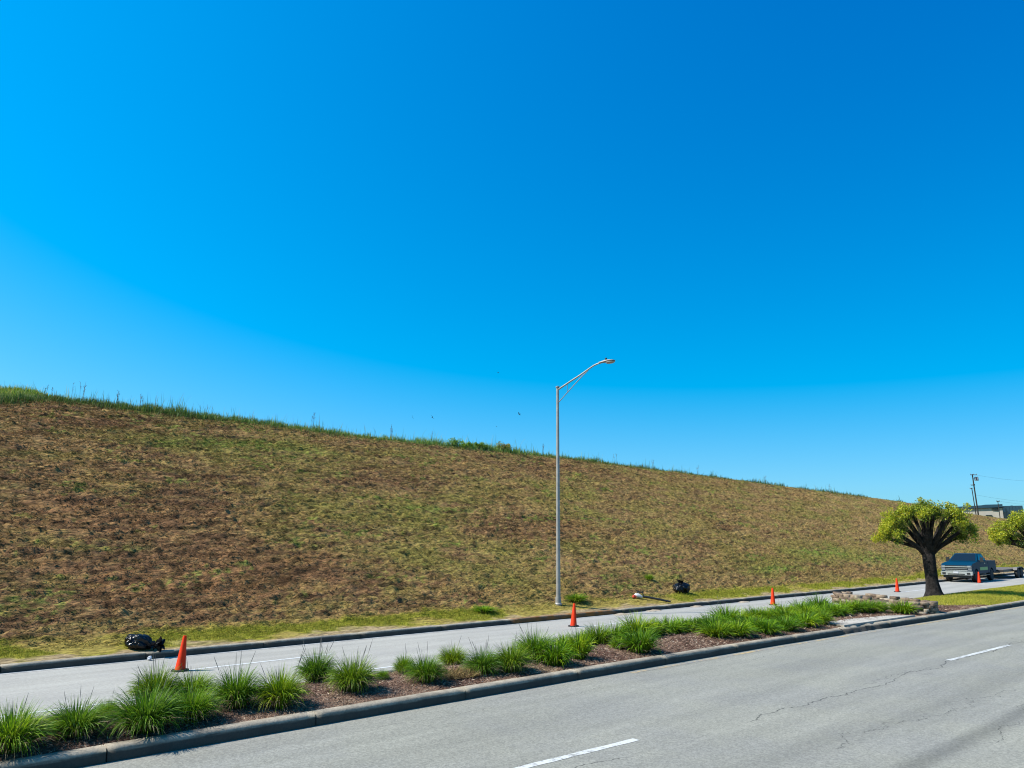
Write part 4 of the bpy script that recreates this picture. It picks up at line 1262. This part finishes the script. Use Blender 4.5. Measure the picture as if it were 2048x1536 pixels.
pts = [(.10, .62), (.03, .98), (.06, 1.17), (.22, 1.28), (.9, 1.36), (1.62, 1.43), (2.2, 1.45), (3.86, 1.45), (3.86, .60)] + [(1.62, .56)] + arch(WH[0], .53, .58)
bm = bmesh.new(); prism_y(bm, pts, -HW, HW); obj_bm('body', bm, M['truck'], tr, bevel=.08, smooth=True)
bm = bmesh.new()
bp_ = [(3.90, .60), (3.90, 1.45), (5.82, 1.45), (5.85, .72), (5.3, .62)] + arch(WH[1], .53, .6)
prism_y(bm, bp_, -HW, -HW + .09); prism_y(bm, bp_, HW - .09, HW)
bx(bm, 3.90, 3.97, -HW + .1, HW - .1, .62, 1.44); bx(bm, 5.76, 5.83, -HW + .1, HW - .1, .72, 1.44); bx(bm, 3.98, 5.75, -HW + .1, HW - .1, .86, .92)
obj_bm('truck_bed', bm, M['truck'], tr, smooth=True)
bm = bmesh.new()
lo = [(1.58, -.93, 1.44), (3.80, -.93, 1.44), (3.80, .93, 1.44), (1.58, .93, 1.44)]; hi = [(2.46, -.72, 1.98), (3.44, -.72, 1.98), (3.44, .72, 1.98), (2.46, .72, 1.98)]
hexa(bm, lo, hi); obj_bm('cab', bm, M['truck'], tr, bevel=.09, smooth=True)


def panel(name, quad, off, m, parent):
    q = [Vector(p) for p in quad]; n_ = (q[1] - q[0]).cross(q[3] - q[0]).normalized()
    bm = bmesh.new(); hexa(bm, [p - n_ * .01 for p in q], [p + n_ * off for p in q]); return obj_bm(name, bm, m, parent)


def lerpq(a, b, c, d, u0, u1, v0, v1):
    """sub-quad of a (bottom) to b (bottom), d,c above"""
    a, b, c, d = map(Vector, (a, b, c, d))
    f = lambda u, v: (a * (1 - u) + b * u) * (1 - v) + (d * (1 - u) + c * u) * v
    return [f(u0, v0), f(u1, v0), f(u1, v1), f(u0, v1)]


panel('windshield', lerpq(lo[3], lo[0], hi[0], hi[3], .05, .95, .06, .92), .012, M['glass'], tr)
panel('rear_window', lerpq(lo[1], lo[2], hi[2], hi[1], .14, .86, .12, .85), .012, M['glass'], tr)
for u0, u1 in ((.16, .52), (.56, .93)):
    panel('side_window', lerpq(lo[0], lo[1], hi[1], hi[0], u0, u1, .1, .88), .012, M['glass'], tr)
    panel('side_window', lerpq(lo[2], lo[3], hi[3], hi[2], 1 - u1, 1 - u0, .1, .88), .012, M['glass'], tr)
bm = bmesh.new(); bx(bm, .005, .05, -.70, .70, .80, 1.17); gr_ = obj_bm('grille', bm, M['dark_plastic'], tr, bevel=.01)
bm = bmesh.new(); bx(bm, -.03, .03, -.90, .90, 1.05, 1.105); bx(bm, -.03, .03, -.72, .72, .80, .845); bx(bm, -.02, .02, -.70, .70, .93, .95); obj_bm('chrome_bar', bm, M['chrome'], gr_, bevel=.01)
for s in (-1, 1):
    bm = bmesh.new(); bx(bm, .0, .14, s * .72, s * .975, .99, 1.16); obj_bm('headlight', bm, M['lamp_glass'], tr, bevel=.02)
    bm = bmesh.new(); bx(bm, .01, .14, s * .74, s * .97, .83, .97); obj_bm('headlight', bm, M['lamp_glass'], tr, bevel=.02)
    bm = bmesh.new(); bx(bm, 1.98, 2.10, s * 1.02, s * 1.22, 1.40, 1.72); mi = obj_bm('mirror', bm, M['dark_plastic'], tr, bevel=.03)
    bm = bmesh.new(); bx(bm, 2.02, 2.07, s * .9, s * 1.05, 1.46, 1.51); obj_bm('mirror_arm', bm, M['dark_plastic'], mi)
    bm = bmesh.new(); bx(bm, 2.95, 3.13, s * .992, s * 1.022, 1.26, 1.30); obj_bm('door_handle', bm, M['chrome'], tr)
    bm = bmesh.new(); bx(bm, 1.7, 3.8, s * .92, s * 1.08, .44, .50); obj_bm('side_step', bm, M['dark_plastic'], tr, bevel=.02)
    bm = bmesh.new(); bx(bm, 1.86, 3.72, s * .9905, s * .996, .80, 1.02); obj_bm('door_decal', bm, M['decal'], tr) if s < 0 else bm.free()
    bm = bmesh.new(); bx(bm, 5.84, 5.88, s * .82, s * .97, 1.0, 1.36); obj_bm('tail_lamp', bm, M['tool_red'], tr)
bm = bmesh.new(); bx(bm, -.14, .12, -1.0, 1.0, .50, .76); bu = obj_bm('bumper', bm, M['chrome'], tr, bevel=.05, smooth=True)
bm = bmesh.new(); bx(bm, -.155, -.10, -.55, .55, .53, .60); bx(bm, -.155, -.10, -.9, -.68, .54, .68); bx(bm, -.155, -.10, .68, .9, .54, .68); obj_bm('bumper_vent', bm, M['dark_plastic'], bu)
bm = bmesh.new(); bx(bm, -.17, -.15, -.16, .16, .62, .74); obj_bm('number_plate', bm, M['plate'], bu)
bm = bmesh.new(); bx(bm, .0, .2, -.9, .9, .32, .5); bx(bm, 1.6, 4.1, -.5, .5, .36, .58); bx(bm, .3, 5.8, -.45, .45, .40, .60); obj_bm('chassis', bm, M['dark_plastic'], tr)


def wheel(parent, x, y, r, w, m_rim, out):
    bm = bmesh.new(); lathe(bm, [(r * .58, -w / 2), (r * .92, -w / 2), (r, -w * .36), (r, w * .36), (r * .92, w / 2), (r * .58, w / 2)], 30, axis='y')
    t_ = obj_bm('wheel', bm, M['tyre'], parent, smooth=True, loc=(x, y, r))
    bm = bmesh.new(); yo_ = out * w * .40
    lathe(bm, [(r * .62, yo_ - .02), (r * .62, yo_ + .0), (r * .52, yo_ - out * .045), (r * .1, yo_ - out * .045)], 24, axis='y')
    for k in range(6):
        a = k * math.pi / 3; hexa(bm, [(math.cos(a + q_) * rr, yo_ - .012, math.sin(a + q_) * rr) for rr, q_ in ((r * .1, -.5), (r * .58, -.16), (r * .58, .16), (r * .1, .5))],
                                  [(math.cos(a + q_) * rr, yo_ + .012, math.sin(a + q_) * rr) for rr, q_ in ((r * .1, -.5), (r * .58, -.16), (r * .58, .16), (r * .1, .5))])
    obj_bm('rim', bm, m_rim, t_)
    return t_


for x_ in WH:
    for s in (-1, 1): wheel(tr, x_, s * .84, .42, .28, M['rim'], s)
tx_ = 60.15
tr.location = (tx_, 19.85, 0.004); tr.rotation_euler = (0, 0, R(1.6))

tl = empty('flatbed_trailer', (tx_ + 6.35, 20.02, 0.004), R(1.6)); tag(tl, 'low black flatbed trailer behind the blue pickup, partly out of the picture', 'trailer')
bm = bmesh.new(); bx(bm, 1.3, 8.2, -1.0, 1.0, .52, .66); obj_bm('deck_frame', bm, M['steel'], tl)
bm = bmesh.new()
for k in range(9): bx(bm, 1.32, 8.18, -.97 + k * .217, -.97 + k * .217 + .2, .662, .70)
obj_bm('deck_plank', bm, M['planks'], tl)
bm = bmesh.new(); hexa(bm, [(-.4, -.05, .46), (1.35, -.75, .46), (1.35, -.63, .46), (-.4, .02, .46)], [(-.4, -.05, .58), (1.35, -.75, .58), (1.35, -.63, .58), (-.4, .02, .58)])
hexa(bm, [(-.4, -.02, .46), (1.35, .63, .46), (1.35, .75, .46), (-.4, .05, .46)], [(-.4, -.02, .59), (1.35, .63, .59), (1.35, .75, .59), (-.4, .05, .59)])
obj_bm('tongue', bm, M['steel'], tl)
bm = bmesh.new(); bx(bm, .75, 1.28, -.5, .5, .60, .98); obj_bm('toolbox', bm, mat('grey toolbox', (.2, .21, .22), .5), tl, bevel=.02)
for x_ in (4.3, 5.25):
    for s in (-1, 1): wheel(tl, x_, s * 1.16, .38, .24, M['steel'], s)
for s in (-1, 1):
    bm = bmesh.new(); prism_y(bm, [(3.8, .62), (3.95, .84), (5.6, .84), (5.75, .62), (5.7, .62), (5.57, .8), (3.98, .8), (3.85, .62)], s * 1.03, s * 1.3); obj_bm('fender', bm, M['steel'], tl)

# ------------------------------------------------------------------ building, poles and wires beyond the crest
def far_pt(px, py, dep):
    return CAM + ray(px, py) * dep


BD = 235.0
k = BD / F
o0 = far_pt(1967, 1040, BD)
bl = empty('commercial_building', (o0[0], o0[1], 0), VIEW_RZ - R(31)); tag(bl, 'long beige commercial building with dark blue roof band and glass wing beyond the crest', 'building')
zb = float(hill_z(o0[0], min(o0[1], 400))) - .5


def zpx(py): return EYE + (HOR - py) / F * BD * 0.985


# local x across the view, -y toward the camera
kx = k * 0.9
bm = bmesh.new(); bx(bm, -48 * kx, 38 * kx, 0, 16, zb, zpx(1017)); obj_bm('wall', bm, M['facade'], bl)
bm = bmesh.new()
hexa(bm, [(-50 * kx, -.6, zpx(1017.5)), (39 * kx, -.6, zpx(1015.5)), (39 * kx, 16.5, zpx(1015.5)), (-50 * kx, 16.5, zpx(1017.5))], [(-50 * kx, -.6, zpx(1013)), (39 * kx, -.6, zpx(1009.3)), (39 * kx, 16.5, zpx(1009.3)), (-50 * kx, 16.5, zpx(1013))])
hexa(bm, [(-20 * kx, 3, zpx(1013)), (37 * kx, 3, zpx(1011)), (37 * kx, 12, zpx(1011)), (-20 * kx, 12, zpx(1013))], [(8 * kx, 6, zpx(1008)), (30 * kx, 6, zpx(1008)), (30 * kx, 9, zpx(1008)), (8 * kx, 9, zpx(1008))])
obj_bm('roof', bm, M['roof_band'], bl)
bm = bmesh.new(); bx(bm, 38.3 * kx, 77 * kx, 4, 16, zb, zpx(1012)); bx(bm, 56 * kx, 60 * kx, 7, 9, zpx(1012), zpx(1010.6)); wg = obj_bm('glass_wing', bm, M['blue_glass'], bl)
bm = bmesh.new()
for q in range(7): bx(bm, (39.5 + q * 6) * kx, (39.9 + q * 6) * kx, 3.9, 4.0, zb, zpx(1013))
obj_bm('mullion', bm, M['roof_band'], wg)
bm = bmesh.new(); bx(bm, 40 * kx, 44 * kx, 3.8, 3.95, zpx(1024), zpx(1016)); obj_bm('pale_pane', bm, mat('sky lit glass', (.2, .32, .38), .2), wg)
bm = bmesh.new()
for z0_, x0_, x1_ in ((1017.3, 18, 26), (1018.8, 18.5, 26), (1020.2, 18.5, 25.5)): bx(bm, x0_ * kx, x1_ * kx, -.25, -.02, zpx(z0_ + .55), zpx(z0_))
hexa(bm, [(18.5 * kx, -.25, zpx(1021.2)), (27 * kx, -.25, zpx(1022.2)), (27 * kx, -.02, zpx(1022.2)), (18.5 * kx, -.02, zpx(1021.2))], [(18.5 * kx, -.25, zpx(1020.8)), (27 * kx, -.25, zpx(1021.2)), (27 * kx, -.02, zpx(1021.2)), (18.5 * kx, -.02, zpx(1020.8))])
for xa, xb in ((26.2, 27.2), (27.8, 28.6), (29.4, 30.2)):
    hexa(bm, [(xa * kx, -.25, zpx(1022.4)), (xa * kx + .12, -.25, zpx(1022.4)), (xa * kx + .12, -.02, zpx(1022.4)), (xa * kx, -.02, zpx(1022.4))], [(xb * kx, -.25, zpx(1017.4)), (xb * kx + .12, -.25, zpx(1017.4)), (xb * kx + .12, -.02, zpx(1017.4)), (xb * kx, -.02, zpx(1017.4))])
obj_bm('wall_sign_lettering', bm, M['sign_black'], bl)
bm = bmesh.new(); bx(bm, 5 * kx, 17 * kx, -1.6, -.05, zpx(1031.5), zpx(1030.6)); obj_bm('entrance_canopy', bm, M['roof_band'], bl)


def pole(px_b, py_b, px_t, py_t, dep, rad, lab, extras):
    B = far_pt(px_b, py_b, dep); T = far_pt(px_t, py_t, dep)
    zg = min(float(hill_z(B[0], B[1])), B[2]) - .4
    dirv = (T - B) / (T[2] - B[2]); G = B + dirv * (zg - B[2])
    t = empty('utility_pole', G); tag(t, lab, 'utility pole', 'wooden utility poles beyond the crest')
    bm = bmesh.new(); tube(bm, [(0, 0, 0), tuple(T - G)], [rad, rad * .7], 10); obj_bm('pole', bm, M['pole_wood'], t, smooth=True)
    r_ = Vector(RT); top = Vector(T - G); dn = (Vector(B - T)).normalized(); pxl = dep / F
    for kind, dz, x0_, x1_ in extras:
        c_ = top + dn * dz * pxl
        if kind == 'arm':
            bm = bmesh.new(); tube(bm, [c_ + r_ * x0_ * pxl + Vector((0, 0, .0)), c_ + r_ * x1_ * pxl], .09, 6)
            ar = obj_bm('crossarm', bm, M['pole_wood'], t)
            for f in (0.04, .5, .96):
                q_ = c_ + r_ * (x0_ + (x1_ - x0_) * f) * pxl; bm = bmesh.new(); tube(bm, [q_, q_ + Vector((0, 0, .28))], [.06, .07], 6); obj_bm('insulator', bm, M['galv_dark'], ar)
        else:
            bm = bmesh.new(); q_ = c_ + r_ * x0_ * pxl; lathe(bm, [(.16, -.5), (.24, -.45), (.24, .35), (.18, .45), (.05, .5)], 12, c=tuple(q_)); obj_bm('transformer', bm, M['galv_dark'], t, smooth=True)
            bm = bmesh.new(); tube(bm, [c_, q_], .05, 6); obj_bm('bracket', bm, M['galv_dark'], t)
    return t, Vector(T)


p1, T1 = pole(1956.5, 1029, 1944.5, 948.5, 190, .20, 'tall leaning utility pole with crossarm and transformers',
              [('arm', 1.2, -4, 9), ('can', 9, 5, 0), ('can', 9, 9, 0), ('arm', 22, -6, 2)])
p2, T2 = pole(1952, 1029, 1943.5, 976, 215, .16, 'shorter thin utility pole just behind the tall leaning one', [('arm', 1.5, -4, 1)])
p3, T3 = pole(1998.5, 1024, 1995.5, 1002, 205, .13, 'small utility pole with a short crossarm in front of the building', [('arm', .8, -2.5, 3.5)])


def wire(A_, B_, sag, lab):
    A_, B_ = Vector(A_), Vector(B_); bm = bmesh.new()
    tube(bm, [A_.lerp(B_, f) - Vector((0, 0, sag * 4 * f * (1 - f))) for f in np.linspace(0, 1, 17)], .014, 4, cap=False)
    tag(obj_bm('power_line', bm, M['cable'], None), lab, 'power line', 'power lines')


wire(T1, far_pt(2150, 958, 230), 1.2, 'upper power line running from the top of the tall pole')
wire(T1 + Vector((0, 0, -5.2)), far_pt(2150, 1003, 230), 1.0, 'lower power line from halfway up the tall pole')
wire(T3, far_pt(2150, 1012, 240), .6, 'thin power line from the small pole over the glass wing')

# ------------------------------------------------------------------ birds
def bird(px, py, dep, span, yaw, bank, flap, lab):
    P = far_pt(px, py, dep); bm = bmesh.new()
    rg = []
    for x_, r_ in ((-.42, .01), (-.3, .07), (-.1, .11), (.08, .10), (.2, .055), (.27, .06), (.34, .03), (.40, .006)):
        rg.append([bm.verts.new((x_, r_ * math.cos(k * math.pi / 4), r_ * math.sin(k * math.pi / 4))) for k in range(8)])
    for i in range(len(rg) - 1):
        for k in range(8): bm.faces.new((rg[i][k], rg[i][(k + 1) % 8], rg[i + 1][(k + 1) % 8], rg[i + 1][k]))
    bm.faces.new(rg[0][::-1]); bm.faces.new(rg[-1])
    for s in (-1, 1):
        w_ = [(.14, .05, 0), (-.16, .05, 0), (-.2, .45, .45 * flap[0]), (.12, .45, .45 * flap[0]), (-.26, .95, .45 * flap[0] + .5 * flap[1]), (-.05, 1.0, .45 * flap[0] + .53 * flap[1])]
        up = [bm.verts.new((x_, s * y_, z_ + .02)) for x_, y_, z_ in w_]; dn = [bm.verts.new((x_, s * y_, z_ - .015)) for x_, y_, z_ in w_]
        for q in ((0, 1, 2, 3), (3, 2, 4, 5)):
            bm.faces.new([up[i] for i in q]); bm.faces.new([dn[i] for i in q[::-1]])
        for i, j in ((1, 2), (2, 4), (4, 5), (5, 3), (3, 0)): bm.faces.new((up[i], up[j], dn[j], dn[i]))
    t_ = [bm.verts.new(p) for p in ((-.36, .05, .01), (-.36, -.05, .01), (-.66, -.13, 0), (-.66, .13, 0), (-.36, .05, -.012), (-.36, -.05, -.012), (-.66, -.13, -.012), (-.66, .13, -.012))]
    for q in ((0, 1, 2, 3), (7, 6, 5, 4), (0, 3, 7, 4), (1, 5, 6, 2), (2, 6, 7, 3)): bm.faces.new([t_[i] for i in q])
    o = obj_bm('bird', bm, M['feather']); o.location = P; o.scale = (span / 2,) * 3; o.rotation_euler = (bank, 0, YAW - R(90) + yaw)
    tag(o, lab, 'bird', 'dark birds over the crest')


bird(1038, 828, 130, 0.95, R(160), R(25), (.35, -.1), 'bird gliding with spread wings close to the lamp pole')
bird(865, 835.5, 130, 0.85, R(60), R(50), (.6, .2), 'banking bird with raised wing, one of the low pair, closer to the lamp')
bird(825, 834.5, 130, 0.7, R(95), R(70), (.5, .3), 'bird turned edge on, one of the low pair, farther from the lamp')
bird(996, 745, 150, 0.75, R(175), R(4), (.05, -.05), 'highest bird, flying level above the others')
bird(993, 853, 190, 0.55, R(170), R(6), (.1, -.1), 'faintest and lowest bird just above the crest bushes')

# ------------------------------------------------------------------ light
SUN_AZ, SUN_EL = R(149), R(48)
w = bpy.data.worlds.new('World'); sc.world = w; w.use_nodes = True
nt = w.node_tree; nt.nodes.clear()
ow = nt.nodes.new('ShaderNodeOutputWorld'); bg = nt.nodes.new('ShaderNodeBackground'); sky = nt.nodes.new('ShaderNodeTexSky')
sky.sky_type = 'NISHITA'; sky.sun_disc = False; sky.sun_elevation = SUN_EL; sky.sun_rotation = (math.pi / 2 - SUN_AZ) % (2 * math.pi)
sky.air_density = 1.0; sky.dust_density = 0.4; sky.ozone_density = 2.0
hs = nt.nodes.new('ShaderNodeHueSaturation'); hs.inputs['Saturation'].default_value = 1.35
nt.links.new(sky.outputs[0], hs.inputs['Color'])
# deep polarised blue of the photograph: per channel response, brighter toward the sun's side
EXPO, STR = 0.68, 0.12
sep = nt.nodes.new('ShaderNodeSeparateColor'); nt.links.new(hs.outputs[0], sep.inputs[0])
tcw = nt.nodes.new('ShaderNodeTexCoord'); dt = nt.nodes.new('ShaderNodeVectorMath'); dt.operation = 'DOT_PRODUCT'
nt.links.new(tcw.outputs['Generated'], dt.inputs[0])
dt.inputs[1].default_value = (math.cos(SUN_EL) * math.cos(SUN_AZ), math.cos(SUN_EL) * math.sin(SUN_AZ), math.sin(SUN_EL))
cmb = nt.nodes.new('ShaderNodeCombineColor')
for ch, (A_, g_, k_, q_) in enumerate(((0.745, 0.4705, 0.33, 0.33), (1.0953, 0.4494, 0.2307, 0.3158), (1.1793, 0.6562, 0.2552, 0.082))):
    v = mth(nt, 'POWER', mth(nt, 'MULTIPLY', sep.outputs[ch], 0.12 * 2 ** 0.35), g_)
    v = mth(nt, 'MULTIPLY', v, mth(nt, 'MULTIPLY', mth(nt, 'EXPONENT', mth(nt, 'MULTIPLY', dt.outputs['Value'], k_)), A_))
    v = mth(nt, 'MINIMUM', mth(nt, 'MAXIMUM', mth(nt, 'SUBTRACT', v, q_), 0.0), 1.05)
    nt.links.new(mth(nt, 'MULTIPLY', v, 1 / (STR * 2 ** EXPO)), cmb.inputs[ch])
nt.links.new(cmb.outputs[0], bg.inputs[0]); nt.links.new(bg.outputs[0], ow.inputs[0])
bg.inputs[1].default_value = STR
sl = bpy.data.lights.new('sun', 'SUN'); sl.energy = 5.0; sl.angle = R(0.53); sl.color = (1.0, 0.955, 0.88)
so = bpy.data.objects.new('sun', sl); COL.objects.link(so)
sd = Vector((math.cos(SUN_EL) * math.cos(SUN_AZ), math.cos(SUN_EL) * math.sin(SUN_AZ), math.sin(SUN_EL)))
so.rotation_euler = sd.to_track_quat('Z', 'Y').to_euler(); so.location = (-20, 20, 40)

# ------------------------------------------------------------------ camera
cam = bpy.data.cameras.new('camera'); co = bpy.data.objects.new('camera', cam); COL.objects.link(co)
cam.sensor_fit = 'HORIZONTAL'; cam.sensor_width = 36.0; cam.lens = F / 2048 * 36.0; cam.clip_start = 0.1; cam.clip_end = 6000
co.location = CAM
mr = Matrix((RT, UP, -FW)).transposed()
co.rotation_euler = mr.to_euler()
sc.camera = co
sc.view_settings.view_transform = 'Standard'; sc.view_settings.look = 'None'; sc.view_settings.gamma = 1.0; sc.view_settings.exposure = EXPO
sc.cycles.pixel_filter_type = 'BLACKMAN_HARRIS'; sc.cycles.filter_width = 1.1
sc.cycles.max_bounces = 6; sc.cycles.transparent_max_bounces = 4
